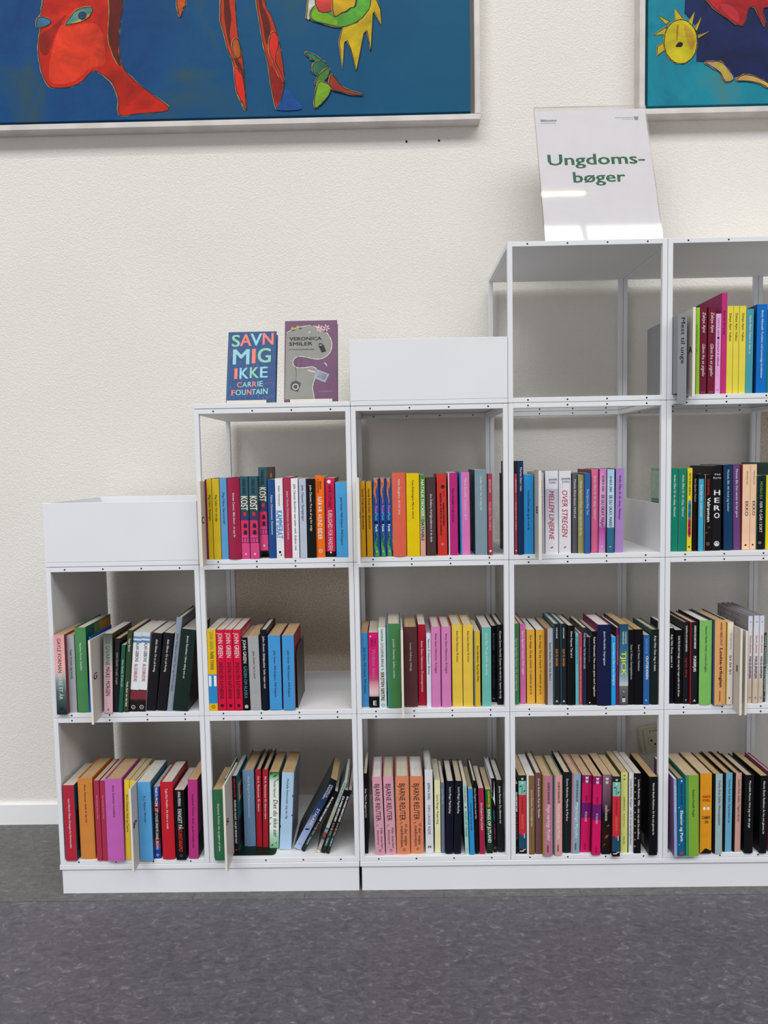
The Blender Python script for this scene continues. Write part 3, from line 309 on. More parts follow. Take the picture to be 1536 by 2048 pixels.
(2,1,803.8,9.9,470.5,23.9,190.4,135,.2,'p',('g',(0,'#d0186a'),(.55,'#d8207a'),(.62,'#c04a72'),(.7,'#dd9aa8'),(.8,'#e4c4c6'),(.845,'#cfa8ae'),(.855,'#0e0a0e'),(1,'#0e0a0e')),'#8a1850','#cdc2b0',None,'hot pink book with a black foot, lower middle row, third column',[('t','STACY',.08,.18,'#4a1030',.68,.24),('t','GREGG',.08,.19,'#4a1030',.35,.24),('m','disc',.2,.05,.16,.16,'#e9e8e6'),('t','Vindens datter',.22,.64,'#8f8a94',.5,.5),('hz','E',.935,.4,.75,.5,'#e9e8e6','b')]),
(2,1,825.9,6.7,470.5,17.7,203.1,135,.08,'p','#d3e2dc','#a8bcb8','#c8c2b8',None,'pale mint book with maroon capitals, lower middle row, third column',[('t','NANNA GYLDENKÆRNE',.02,.49,'#3a4448',.5,.34),('m','leaf',.5,.52,.4,.35,'#4a9ac0'),('t','SEKSTEN SØSTRE',.55,.91,'#5a1f2a',.5,.46,'b'),('m','ring',.5,.965,.5,.5,'#2a80a8')]),
(2,1,854.4,4,470.5,32.4,213,135,.1,'h','#467f4b','#2a6a70','#cdc2b0',(.1,'#3a8f96'),'thick green hardback left of the letter divider, lower middle row, third column',[('t','Jostein Gaarder: Sofies verden',.18,.64,'#e9e8e6',.5)]),
(2,1,896.3,12.3,470.5,33,202.6,135,.05,'h','#573235','#3f5064','#b99c74',None,'thick dark brown hardback, lower middle row, third column',[('t','Louise Halberg: Udvalgt',.2,.55,'#d8c8c8',.5)]),
(2,1,924.3,22.1,470.5,18.6,205.9,135,.14,'p','#a81830','#8a1428','#cdc2b0',None,'crimson book right of the brown hardback, lower middle row, third column',[('t','Anne Gunn Halvorsen: Drømmeprinsen',.2,.83,'#e9e8e6',.5)]),
(2,1,940.9,10.5,470.5,11.2,186.5,135,.1,'p','#dcdcec','#a8a8b4','#b0aeb0',None,'slim white lilac book, lower middle row, third column',[('t','Nassrin El Halawani: Blottet',.08,.56,'#1d1b1e',.5)]),
(2,1,958.4,7.5,470.5,22.6,203,135,.22,'h','#d27fb6','#b05a94','#cdc2b0',None,'left copy of the orchid pink pair, lower middle row, third column',[('t','Anne Gunn Halvorsen: Arvingen',.08,.57,'#1d1b1e',.5)]),
(2,1,983.9,6.4,470.5,23.3,202.8,135,.14,'h','#d27fb6','#b05a94','#cdc2b0',None,'right copy of the orchid pink pair, lower middle row, third column',[('t','Anne Gunn Halvorsen: Arvingen',.08,.57,'#1d1b1e',.5)]),
(2,1,1011.7,10.7,470.5,25.4,206.1,135,.06,'h','#e3c04a','#c09a30','#cdc2b0',None,'left copy of the thick yellow pair, lower middle row, third column',[('t','Anne Gunn Halvorsen: På tronen',.07,.45,'#1d1b1e',.5)]),
(2,1,1038.4,9.6,470.5,24.6,206,135,.13,'h','#e3c04a','#c09a30','#cdc2b0',None,'right copy of the thick yellow pair, lower middle row, third column',[('t','Anne Gunn Halvorsen: På tronen',.07,.45,'#1d1b1e',.5)]),
(2,1,1060.5,5.6,470.5,14.7,190.6,135,.03,'p','#d8b132','#6a8070','#cdc2b0',(.2,'#7a8f80'),'slim mustard book with a green left edge, lower middle row, third column',[('t','Anne Sofie Hammer: Mig og Dylan Walker',.19,.67,'#1d1b1e',.6)]),
(2,1,1083.8,8.5,470.5,22.3,199.5,135,.2,'p','#69b6ab','#8a7a74','#cfcac2',None,'turquoise book, lower middle row, third column',[('t','Jenny Han: PS. jeg elsker dig stadig',.07,.6,'#e9e8e6',.5)]),
(2,1,1106.6,40.5,470.5,11.6,195.7,135,-0,'p','#0d0e15','#132026','#cdc2b0',None,'slim blue black book right of the turquoise one, lower middle row, third column',[('t','Beate Teresa Hanika',.1,.32,'#9aa0aa',.5,.36),('t','fortæl mig om ondskaben',.38,.82,'#55585f',.5,.5),('m','sq',.4,.955,.2,.2,'#e9e8e6')]),
(2,1,1119.8,20.2,470.5,14.4,202.8,135,.02,'h','#0c0c10','#0a0a0c','#d0cbc6',None,'black book at the right end, lower middle row, third column',[('t','Kirsten Sonne Harrild: Kysser du min bror, kysser du mig',.08,.92,'#e9e8e6',.5)]),
(2,0,776.9,15.8,90.5,8.2,209.2,135,.17,'p','#0c0c13','#111115','#cdc2b0',None,'slim black book at the left end, bottom row, third column',[('t','Stine Timm: Skyggernes hus',.19,.55,'#e9e8e6',.5)]),
(2,0,811.9,7.6,90.8,24.2,203.4,135,-1.49,'h','#d49aaa','#b87888','#d9d6d2',None,'left copy of the dusty pink pair, bottom row, third column',[('t','BJARNE REUTER',.09,.56,'#1d1b1e',.5,.5),('m','leaf',.3,.62,.3,.3,'#7a8ab8'),('t','Når snerlen',.65,.91,'#1d1b1e',.72,.3,'i'),('t','blomstrer',.68,.87,'#1d1b1e',.35,.28,'i'),('m','leaf',.3,.9,.2,.2,'#b88098'),('m','ring',.5,.94,.28,.28,'#4a3038')]),
(2,0,839.4,9.5,90.8,25.6,202.2,135,-1.34,'h','#d49aaa','#b87888','#c8bda4',None,'right copy of the dusty pink pair, bottom row, third column',[('t','BJARNE REUTER',.09,.56,'#1d1b1e',.5,.5),('m','leaf',.3,.62,.3,.3,'#7a8ab8'),('t','Når snerlen',.65,.91,'#1d1b1e',.72,.3,'i'),('t','blomstrer',.68,.87,'#1d1b1e',.35,.28,'i'),('m','leaf',.3,.9,.2,.2,'#b88098'),('m','ring',.5,.94,.28,.28,'#4a3038')]),
(2,0,870.6,10.3,90.6,33.5,203,135,-0.2,'h','#d98560','#b5684a','#ccc2b0',None,'left copy of the terracotta orange pair, bottom row, third column',[('t','BJARNE REUTER',.09,.56,'#1d1b1e',.5,.45),('m','leaf',.35,.6,.25,.3,'#c05a50'),('t','Vi der valgte',.6,.88,'#1d1b1e',.7,.3,'i'),('t','mælkevejen.',.63,.91,'#1d1b1e',.4,.3,'i'),('m','ring',.55,.94,.22,.22,'#4a2820')]),
(2,0,905.5,14.5,90.5,32.5,200.6,135,.09,'h','#d98560','#b5684a','#d9d6d2',None,'right copy of the terracotta orange pair, bottom row, third column',[('t','BJARNE REUTER',.09,.56,'#1d1b1e',.5,.45),('m','leaf',.35,.6,.25,.3,'#c05a50'),('t','Vi der valgte',.6,.88,'#1d1b1e',.7,.3,'i'),('t','mælkevejen.',.63,.91,'#1d1b1e',.4,.3,'i'),('m','ring',.55,.94,.22,.22,'#4a2820')]),
(2,0,936.9,13.8,90.5,19.8,217.4,135,-0.01,'h','#d9dade','#5a7f94','#cdc2b0',None,'tall white book with dark capitals, bottom row, third column',[('t','JØRN RIEL',.15,.36,'#3a4454',.5,.34),('t','DEN LANGE REJSE',.42,.77,'#5a6a80',.5,.34),('m','sq',.5,.92,.4,.3,'#4a4a50')]),
(2,0,957.6,15.3,90.5,14.5,188.9,135,.21,'p','#e0e0ad','#c0c090','#cdc2b0',None,'pale yellow book, bottom row, third column',[('t','Laura Ringo: Kayas bog',.2,.6,'#1d1b1e',.5)]),
(2,0,971,14.1,90.5,8.2,183.6,135,.16,'p','#6a7188','#4a5064','#cdc2b0',None,'thin slate blue book, bottom row, third column',[('t','Lise Mørch',.09,.3,'#b8bcc8',.5)]),
(2,0,985.8,9.4,90.7,18.9,189.4,135,1.41,'h','#0e1224','#0a0d1c','#cfc6bc',None,'left copy of the navy pair, bottom row, third column',[('t','Laura Ringo: Papirbryllup',.08,.44,'#e9e8e6',.5)]),
(2,0,1006.3,8.9,90.8,18.4,189.3,135,1.84,'h','#0e1224','#0a0d1c','#c4b49c',None,'right copy of the navy pair, bottom row, third column',[('t','Laura Ringo: Papirbryllup',.08,.44,'#e9e8e6',.5)]),
(2,0,1031,5.5,90.6,9.4,186.9,135,-1.4,'p','#a4d2c6','#18201d','#d6c8b4',None,'slim mint book with a red heart, bottom row, third column',[('t','LAURA RINGO',.05,.28,'#b04a58',.5,.5),('m','heart',.5,.345,.6,.6,'#cc3448'),('t','VEGEN AF TEHERE',.39,.75,'#3a6a60',.5,.5),('m','ring',.5,.93,.4,.4,'#b07070')]),
(2,0,1043.7,2.8,90.6,12.1,171.8,135,-1.25,'p','#2e8dce','#0d181f','#c4b08e',None,'slim azure blue book, bottom row, third column',[('t','Glenn Ringtved: Dyt på vandet',.22,.63,'#123a5c',.5)]),
(2,0,1056.5,7.4,90.6,8.7,190.5,135,-1.58,'h','#110e10','#0c0a0c','#d9d6d2',None,'thin black hardback between blue and crimson, bottom row, third column',[('t','Glenn Ringtved: Hader, hader ikke',.1,.52,'#d0c8c8',.5)]),
(2,0,1069.6,5.7,90.6,13.4,171.7,135,-0.87,'p','#a02547','#1c0c10','#cdc2b0',None,'slim crimson book, bottom row, third column',[('t','Glenn Ringtved: Kings of Jutland',.22,.63,'#e9e8e6',.5)]),
(2,0,1088.7,9.2,90.6,14.5,166.4,135,-1.14,'p',('g',(0,'#1d6a30'),(.5,'#1b5a2c'),(.8,'#17402a'),(1,'#0c1c14')),'#0a110c','#c4b08e',None,'green book with bold white capitals, bottom row, third column',[('t','GLENN RINGTVED',.02,.28,'#e3c62e',.6,.36,'b'),('m','heart',.35,.25,.5,.5,'#c8282c'),('t','KINGS OF JUTLAND',.31,.83,'#e9e8e6',.55,.55,'b'),('m','disc',.6,.94,.25,.25,'#7a2a24')]),
(2,0,1103.1,14.8,90.6,9,192,135,-1.66,'h','#0e0e12','#c8c8ce','#d9d6d2',None,'slim black book with a white speckled top, bottom row, third column',[('m','blob',.45,.19,.95,.36,'#e2e2ea'),('m','ring',.3,.17,.3,.3,'#8a8a92'),('m','disc',.4,.26,.3,.4,'#8f9298'),('t','GRANFELT',.43,.57,'#2a8ab8',.5,.4),('t','Ø MARKEDET 1998',.62,.82,'#b02a7a',.5,.34),('m','sq',.5,.94,.6,.6,'#7a2a2a')]),
(2,0,1117.9,15.9,90.7,17.1,187.2,135,-1.02,'h','#191a1e','#131317','#c6c1b8',None,'charcoal hardback at the right end, bottom row, third column',[('t','James Riordan: Da våbnene tav',.08,.6,'#e9e8e6',.5)]),
(3,1,1159.8,20.1,470.5,13.6,204.8,135,-0.04,'p','#3f8150','#2c5a38','#cdc2b0',None,'green book at the left end, lower middle row, fourth column',[('t','Sigrid Agnethe Hansen: Du ved ingenting',.18,.83,'#c8e0cc',.5)]),
(3,1,1177.2,25.7,470.5,14.6,202,135,-0.09,'h','#c8699a','#8a4458','#cdc2b0',None,'pink book beside the green one, lower middle row, fourth column',[('t','Sigrid Agnethe Hansen: Helt nøgen',.08,.63,'#e9e8e6',.5)]),
(3,1,1196.9,24.8,470.5,20.3,187.7,135,-0.18,'p','#dba53c','#1d1c1b','#d9d6d2',None,'left copy of the amber yellow pair, lower middle row, fourth column',[('t','Sara Hauge: Da jeg mistede 13 telefoner på et år',.07,.88,'#1d1b1e',.5)]),
(3,1,1220.2,23.9,470.5,21.4,187.5,135,-0.08,'p','#dba53c','#1d1c1b','#d9d6d2',None,'right copy of the amber yellow pair, lower middle row, fourth column',[('t','Sara Hauge: Da jeg mistede 13 telefoner på et år',.07,.88,'#1d1b1e',.5)]),
(3,1,1240.4,15.2,470.5,18.7,192.6,135,-0.06,'p','#a9abb1','#4a3020','#a98d6c',(.3,'#6a4430'),'light grey book with a brown left edge, lower middle row, fourth column',[('t','Rachel Hawkins: Hex Hall. Bind 3',.19,.68,'#1d1b1e',.62)]),
(3,1,1258.8,13.7,470.5,15.5,204.4,135,-0.04,'h','#1d2228','#2a5a6a','#cdc2b0',(.08,'#2a6a7c'),'left copy of the charcoal pair with orange lettering, lower middle row, fourth column',[('t','EVSE KURHER',.05,.18,'#e9e8e6',.5,.24),('t','KUN TIL NAVLEN',.31,.52,'#cc7a3a',.5,.4,'b'),('hz','Λ',.955,.3,.7,.35,'#e9e8e6','b')]),
(3,1,1276,12.9,470.5,14.5,204.4,135,-0.17,'h','#1d2228','#2a5a6a','#cdc2b0',(.08,'#2a6a7c'),'right copy of the charcoal pair with orange lettering, lower middle row, fourth column',[('t','EVSE KURHER',.05,.18,'#e9e8e6',.5,.24),('t','KUN TIL NAVLEN',.31,.52,'#cc7a3a',.5,.4,'b'),('hz','Λ',.955,.3,.7,.35,'#e9e8e6','b')]),
(3,1,1293.5,9.1,470.5,18.3,200.5,135,-0.04,'h','#0c0c0e','#111010','#cdc2b0',None,'thick black book left of the turquoise slim one, lower middle row, fourth column',[('t','Stine Haynes: Tæl til ti',.07,.4,'#e9e8e6',.5)]),
(3,1,1307.8,6.2,470.5,7.5,181.4,135,-0.26,'p','#5fb8be','#3a6a70','#c0b090',None,'thin turquoise book, lower middle row, fourth column',[('t','KATTEHJERTET PÅ EVENTYR',.05,.42,'#3a7a84',.5,.5)]),
(3,1,1317,9.7,470.5,7.2,180.9,135,-0.11,'p','#c84351','#7a2a34','#cdc2b0',None,'thin red book, lower middle row, fourth column',[('t','Daniella Tadjayeni Hedang: Farve pæng - jeg fanger formentelig på',.2,.95,'#f0c8c8',.5,.35)]),
(3,1,1326.2,7.7,470.5,9,195.1,135,-0.08,'p','#232a46','#3a3a40','#c6b8a0',None,'slim navy book, lower middle row, fourth column',[('t','Mads Heinesen: Ved den yderste spids',.07,.53,'#c8ccd8',.5)]),
(3,1,1337.8,7.3,470.5,10.8,171,135,-0.1,'p','#0e0e11','#131317','#c6b8a0',None,'short black book with a white disc at its foot, lower middle row, fourth column',[('t','Renée Toft Simonsen: Så længe',.02,.36,'#77757a',.5,.32),('m','disc',.6,.965,.3,.3,'#e9e8e6')]),
(3,1,1350.3,6.7,470.5,11.3,185.9,135,-0.23,'p','#0a0a0d','#2a3348','#c8b8ac',None,'slim black book with tall white lettering, lower middle row, fourth column',[('t','Rakel Helmsdal: Hun som spiste mod regnbuen',.08,.88,'#e9e8e6',.5)]),
(3,1,1373,1.9,470.5,33.7,203.1,135,-0.11,'h','#101b42','#7a1f47','#d9d6d2',None,'thick navy hardback, lower middle row, fourth column',[('t','Jenni Hendriks: Unpregnant',.08,.5,'#e9e8e6',.5)]),
(3,1,1395.9,1,470.5,10.5,172.7,135,-0.18,'p','#1f9fe2','#2a4a60','#cdc2b0',None,'slim bright azure book, lower middle row, fourth column',[('t','Svend Heinrici: Det er bare kærlighed',.09,.7,'#e9e8e6',.5)]),
(3,1,1406.9,4.4,470.5,6.9,195.1,135,-0.18,'p','#6a2049','#27111d','#d9d6d2',None,'thin plum book, lower middle row, fourth column',[('t','S. E. Hinton: Det er noget gammelt noget',.1,.48,'#b890a4',.5)]),
(3,1,1421.3,2.3,470.5,21.5,203.5,135,-0.04,'p',('g',(0,'#1f4a62'),(.3,'#2f6a84'),(.55,'#4f8aa0'),(.68,'#8faebb'),(.755,'#c4c8c8'),(.765,'#6a6a6a'),(1,'#4c4c4e')),'#172027','#b99c74',None,'blue book with large yellow letters, lower middle row, fourth column',[('t','WOLFGANG',.09,.24,'#e9e8e6',.72,.2),('t','HERRNDORF',.09,.25,'#e9e8e6',.42,.2),('t','TJICK',.33,.63,'#e8d818',.5,.55,'b'),('m','rect',.5,.93,.35,.06,'#c8c8c8'),('m','rect',.5,.9,.3,.02,'#2a2a2a'),('m','disc',.5,.83,.12,.12,'#d8d8d8')]),
(3,1,1440.7,5.3,470.5,13.1,188.7,135,-0.15,'p','#0a0b12','#090a0e','#b99c74',None,'left book of the blue black leather look pair, lower middle row, fourth column',[('t','Susan E. Hinton: Skæringebakkerne',.2,.66,'#c0c0c4',.5)]),
(3,1,1458.7,4.6,470.5,20.8,189.4,135,-0.19,'p','#0a0b12','#090a0e','#b99c74',None,'right book of the blue black leather look pair, lower middle row, fourth column',[('t','Susan E. Hinton: Outsiderne',.2,.55,'#c0c0c4',.5)]),
(3,1,1476.6,1.5,470.5,14.6,176,135,.01,'p','#2a60a0','#24466e','#cdc2b0',None,'medium blue book with white capitals, lower middle row, fourth column',[('t','SUSAN HINTON',.05,.27,'#8ab0d8',.5,.34),('t','OUTSIDEREN',.3,.63,'#e9e8e6',.6,.42,'b'),('hz','R',.93,.35,.65,.35,'#e9e8e6')]),
(3,1,1497.2,4.5,470.5,19.4,188.8,135,.08,'h','#13201e','#2c5044','#cdc2b0',None,'dark green book at the right end, lower middle row, fourth column',[('t','Anja Hitz: Den dag vi døde',.08,.55,'#e9e8e6',.5)]),
(3,0,1156.2,6.3,90.5,6.8,181.5,135,-0,'p','#0d0a10','#131115','#cdc2b0',None,'thin black book at the left end, bottom row, fourth column',[('t','IDA-MARIE RENDTORFF',.12,.4,'#e9e8e6',.5,.6,'b'),('t','LIGE NU ER ALTING ET SPIL',.42,.8,'#b8548a',.5,.5),('m','ring',.5,.92,.5,.5,'#8a3a6a')]),
(3,0,1170.8,6,90.5,18.9,203,135,-0.03,'p',('b',(0,'#132722'),(.07,'#7fbcab'),(.245,'#c5303e'),(.74,'#1f4b63'),(.94,'#0d1013')),'#5a1c24','#bda684',None,'red book with teal foliage top, beside the brown one, bottom row, fourth column',[('m','bfly',.5,.045,.3,.3,'#e9e8e6'),('m','bfly',.5,.095,.3,.3,'#e9e8e6'),('m','leaf',.25,.14,.3,.3,'#16241f'),('m','leaf',.75,.2,.3,.3,'#16241f'),('m','rect',.45,.18,.1,.1,'#2f8f78'),('m','tri',.5,.735,1,.09,'#c5303e'),('t','LOUISE ROHOLTE',.28,.48,'#5a1420',.5,.2),('t','FARLIGE FØTTER',.5,.68,'#e08a3a',.5,.24),('sd','L','',.55,.8,.12,.32,'#c8b8b4'),('m','rect',.75,.77,.1,.06,'#e8e4d8'),('m','leaf',.7,.95,.5,.3,'#d8c8cc'),('m','rect',.35,.965,.5,.012,'#d8dcd8')]),
(3,0,1190.6,1.2,90.5,19.3,204.3,135,-0.01,'p','#7f6040','#c0c0c4','#d9d6d2',(.24,'#d8d8da'),'brown book with a white left edge, bottom row, fourth column',[('t','Dorte Roholte: Hemmeligheden',.18,.64,'#ddd0c0',.62)]),
(3,0,1211.2,4.2,90.5,16.5,210,135,-0.14,'h','#6d4a49','#4a3030','#cdc2b0',None,'mauve brown book, bottom row, fourth column',[('t','Dorte Roholte: Kun for Mynthe',.07,.55,'#e9e8e6',.5)]),
(3,0,1231.6,-4.5,90.5,24.1,205.6,135,.13,'h','#b5758e','#a08048','#bda684',(.18,'#a08048'),'dusty mauve book with white script, bottom row, fourth column',[('t','DORTE ROHOLTE',.08,.34,'#4a3038',.58,.22,'b'),('t','Meget mærkeligt, Mynthe!',.36,.8,'#efe2e2',.55,.5,'i'),('t','CARLSEN',.86,.95,'#2c2024',.5,.18,'b')]),
(3,0,1257.4,-1.7,90.5,21.6,205.3,135,.16,'h','#d49a94','#56767a','#bda684',(.18,'#56767a'),'salmon pink book with white script, bottom row, fourth column',[('t','DORTE ROHOLTE',.08,.34,'#4a3038',.58,.22,'b'),('t','Mere mærkeligt med Mynthe',.36,.8,'#efe2e2',.55,.5,'i'),('t','CARLSEN',.86,.95,'#2c2024',.5,.18,'b')]),
(3,0,1281.9,8.5,90.5,18.9,209,135,.25,'h','#172124','#11181b','#c8bda8',None,'dark slate hardback, bottom row, fourth column',[('t','Dorte Roholte: Mynthe & Markus',.08,.6,'#e9e8e6',.5)]),
(3,0,1302.4,4.7,90.7,20.9,205.9,135,1.02,'h','#86a5b9','#b87a86','#bda684',(.18,'#b87a86'),'pale blue grey book with white script, bottom row, fourth column',[('t','DORTE ROHOLTE',.08,.34,'#4a3038',.58,.22,'b'),('t','Mærkelige Mynthe',.36,.8,'#efe2e2',.55,.5,'i'),('t','CARLSEN',.86,.95,'#2c2024',.5,.18,'b')]),
(3,0,1327.4,9.1,90.8,23,199.6,135,1.68,'p',('b',(0,'#8a1a5a'),(.1,'#c81a60'),(.355,'#6a1f6c'),(.55,'#cf1660')),'#7a1038','#bda684',None,'left copy of the magenta pair with a purple band, bottom row, fourth column',[('m','bfly',.5,.035,.35,.35,'#e9e8e6'),('m','bfly',.5,.08,.35,.35,'#e9e8e6'),('t','DORTE ROHOLTE',.26,.34,'#4a1034',.5,.2),('sd','L','',.55,.8,.1,.3,'#c8a8b0'),('t','PÅ TUR I BYEN?',.47,.6,'#f0b8d0',.5,.22,'b'),('t','CARLSEN',.88,.97,'#6a1034',.5,.18)]),
(3,0,1351.8,-5,90.7,21.2,202.9,135,1.07,'p',('b',(0,'#8a1a5a'),(.1,'#c81a60'),(.355,'#6a1f6c'),(.55,'#cf1660')),'#7a1038','#bda684',None,'right copy of the magenta pair with a purple band, bottom row, fourth column',[('m','bfly',.5,.035,.35,.35,'#e9e8e6'),('m','bfly',.5,.08,.35,.35,'#e9e8e6'),('t','DORTE ROHOLTE',.26,.34,'#4a1034',.5,.2),('sd','L','',.55,.8,.1,.3,'#c8a8b0'),('t','PÅ TUR I BYEN?',.47,.6,'#f0b8d0',.5,.22,'b'),('t','CARLSEN',.88,.97,'#6a1034',.5,.18)]),
(3,0,1377.5,-0.8,90.6,21.6,205.4,135,.79,'p',('g',(0,'#8a6a78'),(.3,'#6a4c5c'),(.42,'#4a3040'),(.5,'#130d10'),(.6,'#1d1111'),(.75,'#271814'),(1,'#0e1113')),'#1c1317','#bda684',None,'dark plum book with orange flecks, bottom row, fourth column',[('m','bfly',.5,.055,.35,.35,'#e9e8e6'),('m','bfly',.5,.1,.35,.35,'#e9e8e6'),('t','LINEA SVENSTER',.38,.58,'#d8c8c8',.45,.24,'b'),('m','leaf',.6,.45,.4,.3,'#c07a6a'),('m','leaf',.7,.64,.25,.3,'#b0702a'),('m','leaf',.55,.78,.4,.6,'#a8542c'),('m','leaf',.3,.88,.3,.4,'#7a3420')]),
(3,0,1399.7,-11.8,90.5,18.7,205.3,135,.26,'p',('b',(0,'#132722'),(.07,'#7fbcab'),(.245,'#c5303e'),(.74,'#1f4b63'),(.94,'#0d1013')),'#5a1c24','#bda684',None,'red book with teal foliage top, beside the lime one, bottom row, fourth column',[('m','bfly',.5,.045,.3,.3,'#e9e8e6'),('m','bfly',.5,.095,.3,.3,'#e9e8e6'),('m','leaf',.25,.14,.3,.3,'#16241f'),('m','leaf',.75,.2,.3,.3,'#16241f'),('m','rect',.45,.18,.1,.1,'#2f8f78'),('m','tri',.5,.735,1,.09,'#c5303e'),('t','LOUISE ROHOLTE',.28,.48,'#5a1420',.5,.2),('t','FARLIGE FØTTER',.5,.68,'#e08a3a',.5,.24),('sd','L','',.55,.8,.12,.32,'#c8b8b4'),('m','rect',.75,.77,.1,.06,'#e8e4d8'),('m','leaf',.7,.95,.5,.3,'#d8c8cc'),('m','rect',.35,.965,.5,.012,'#d8dcd8')]),
(3,0,1424.8,5.6,90.5,17,207.4,135,.1,'p','#d0d67d','#6a6e3a','#bda684',None,'pale lime book, bottom row, fourth column',[('m','bfly',.5,.04,.35,.35,'#7a8048'),('m','bfly',.5,.085,.35,.35,'#7a8048'),('t','LOUISE ROHOLTE',.3,.47,'#55582c',.5,.26),('t','MODIGE MOLLY',.51,.68,'#cc8a3a',.5,.26),('t','CARLSEN',.79,.89,'#4a4c28',.5,.22)]),
(3,0,1441.2,5.2,90.5,13.6,207.3,135,.08,'p','#d8d8dd','#3a4440','#c6bfb4',(.12,'#1d2320'),'white book with black lettering, bottom row, fourth column',[('t','Louise Roholte: Kasper - mit liv som børnehjemsbarn',.08,.9,'#1d1b1e',.5)]),
(3,0,1456.8,1.5,90.5,17.1,206.6,135,.16,'p','#0c0c0f','#111113','#cfc6bc',None,'black book with small yellow crosses, bottom row, fourth column',[('t','Louise Roholte: Mille - min vej væk fra stofferne',.08,.82,'#e9e8e6',.62),('m','x',.13,.06,.22,.22,'#c8b060'),('m','x',.13,.14500000000000002,.22,.22,'#c8b060'),('m','x',.13,.23,.22,.22,'#c8b060'),('m','x',.13,.315,.22,.22,'#c8b060'),('m','x',.13,.4,.22,.22,'#c8b060'),('m','x',.13,.48500000000000004,.22,.22,'#c8b060'),('m','x',.13,.5700000000000001,.22,.22,'#c8b060'),('m','x',.13,.655,.22,.22,'#c8b060'),('m','x',.13,.74,.22,.22,'#c8b060'),('m','x',.13,.825,.22,.22,'#c8b060'),('m','x',.13,.9100000000000001,.22,.22,'#c8b060')]),
(3,0,1492.6,-8,90.5,20.2,201.6,150,-0.08,'p','#0d0f13','#0a0a0c','#b99c74',None,'black book at the right end, bottom row, fourth column',[('t','Nicole Boyle Rødtnes: År fra mit glemte liv',.08,.74,'#e9e8e6',.5),('sd','L','',.55,.8,.06,.18,'#8c8c90'),('sd','L','',.4,.85,.5,.504,'#77777c'),('sd','L','',.4,.85,.58,.584,'#77777c'),('sd','L','',.4,.85,.66,.664,'#77777c'),('sd','L','',.4,.85,.74,.744,'#77777c'),('sd','L','',.4,.85,.8200000000000001,.8240000000000001,'#77777c')]),
(4,1,1541.3,10,470.5,11.2,189.9,135,-0.04,'p','#080a13','#1c1526','#d9d6d2',None,'blue black book at the left end, lower middle row, fifth column',[('t','Anja Hitz: Fiona, sæson 1-6',.08,.52,'#e9e8e6',.5)]),
(4,1,1558.2,7.7,470.5,17.9,185.7,135,-0.09,'p','#060609','#0c0c0d','#cfcac6',None,'thick black book with tiny white lettering, lower middle row, fifth column',[('t','Sofie Riis Endahl: Undgå, men jeg har noget andet end at slå ham',.08,.9,'#e9e8e6',.5)]),
(4,1,1575.8,7,470.5,14,205.2,135,-0,'h','#15191f','#1c1114','#cdc2b0',None,'charcoal book with red lettering, lower middle row, fifth column',[('t','CHRISTINA HOLGAARD SØRENSEN',.04,.36,'#e9e8e6',.5,.3),('t','jeg har aldrig',.44,.67,'#b8282c',.5,.5),('hz','A',.95,.35,.62,.25,'#e9e8e6','b')]),
(4,1,1593.1,2.5,470.5,19,206,135,-0.08,'h','#15191f','#6a1a1c','#cdc2b0',(.14,'#8a1a1e'),'charcoal book with a bold white word, lower middle row, fifth column',[('t','CHRISTINA HOLGAARD SØRENSEN',.04,.32,'#e9e8e6',.6,.25,'b'),('t','POKERFJÆS',.41,.6,'#e9e8e6',.6,.36,'b'),('hz','A',.95,.4,.75,.28,'#e9e8e6','b')]),
(4,1,1620.1,-0.2,470.5,30.4,210.3,135,.03,'h','#7dbb63','#150e15','#d9d6d2',None,'thick spring green book, lower middle row, fifth column',[('t','Hanne-Vibeke Holst: Louise-trilogien',.07,.61,'#1d1b1e',.5)]),
(4,1,1653.2,-3.7,470.5,31.2,211.9,135,-0.15,'h','#dfa469','#3a4a64','#b99c74',(.12,'#40506a'),'thick peach book with a slate left edge, lower middle row, fifth column',[('t','HANNE-VIBEKE HOLST',.03,.3,'#1d1b1e',.6,.17),('t','Louise-trilogien',.33,.79,'#2c1c14',.58,.32,'b'),('t','GYLDENDAL',.83,.96,'#4a3424',.52,.1,'b')]),
(4,1,1678.4,-2.6,470.5,15.3,204.9,135,.14,'p',('g',(0,'#e8e0c4'),(.15,'#e8dcd6'),(1,'#e6dcd8')),'#b8a83c','#cdc2b0',(.15,'#d8c02c'),'cream book with a yellow left edge and script, lower middle row, fifth column',[('t','Ville Tafka Hammer',.12,.33,'#1d1b1e',.6,.2,'i'),('t','lys lys lys',.4,.63,'#1d1b1e',.6,.5,'i'),('m','sq',.5,.92,.25,.25,'#3a3438')]),
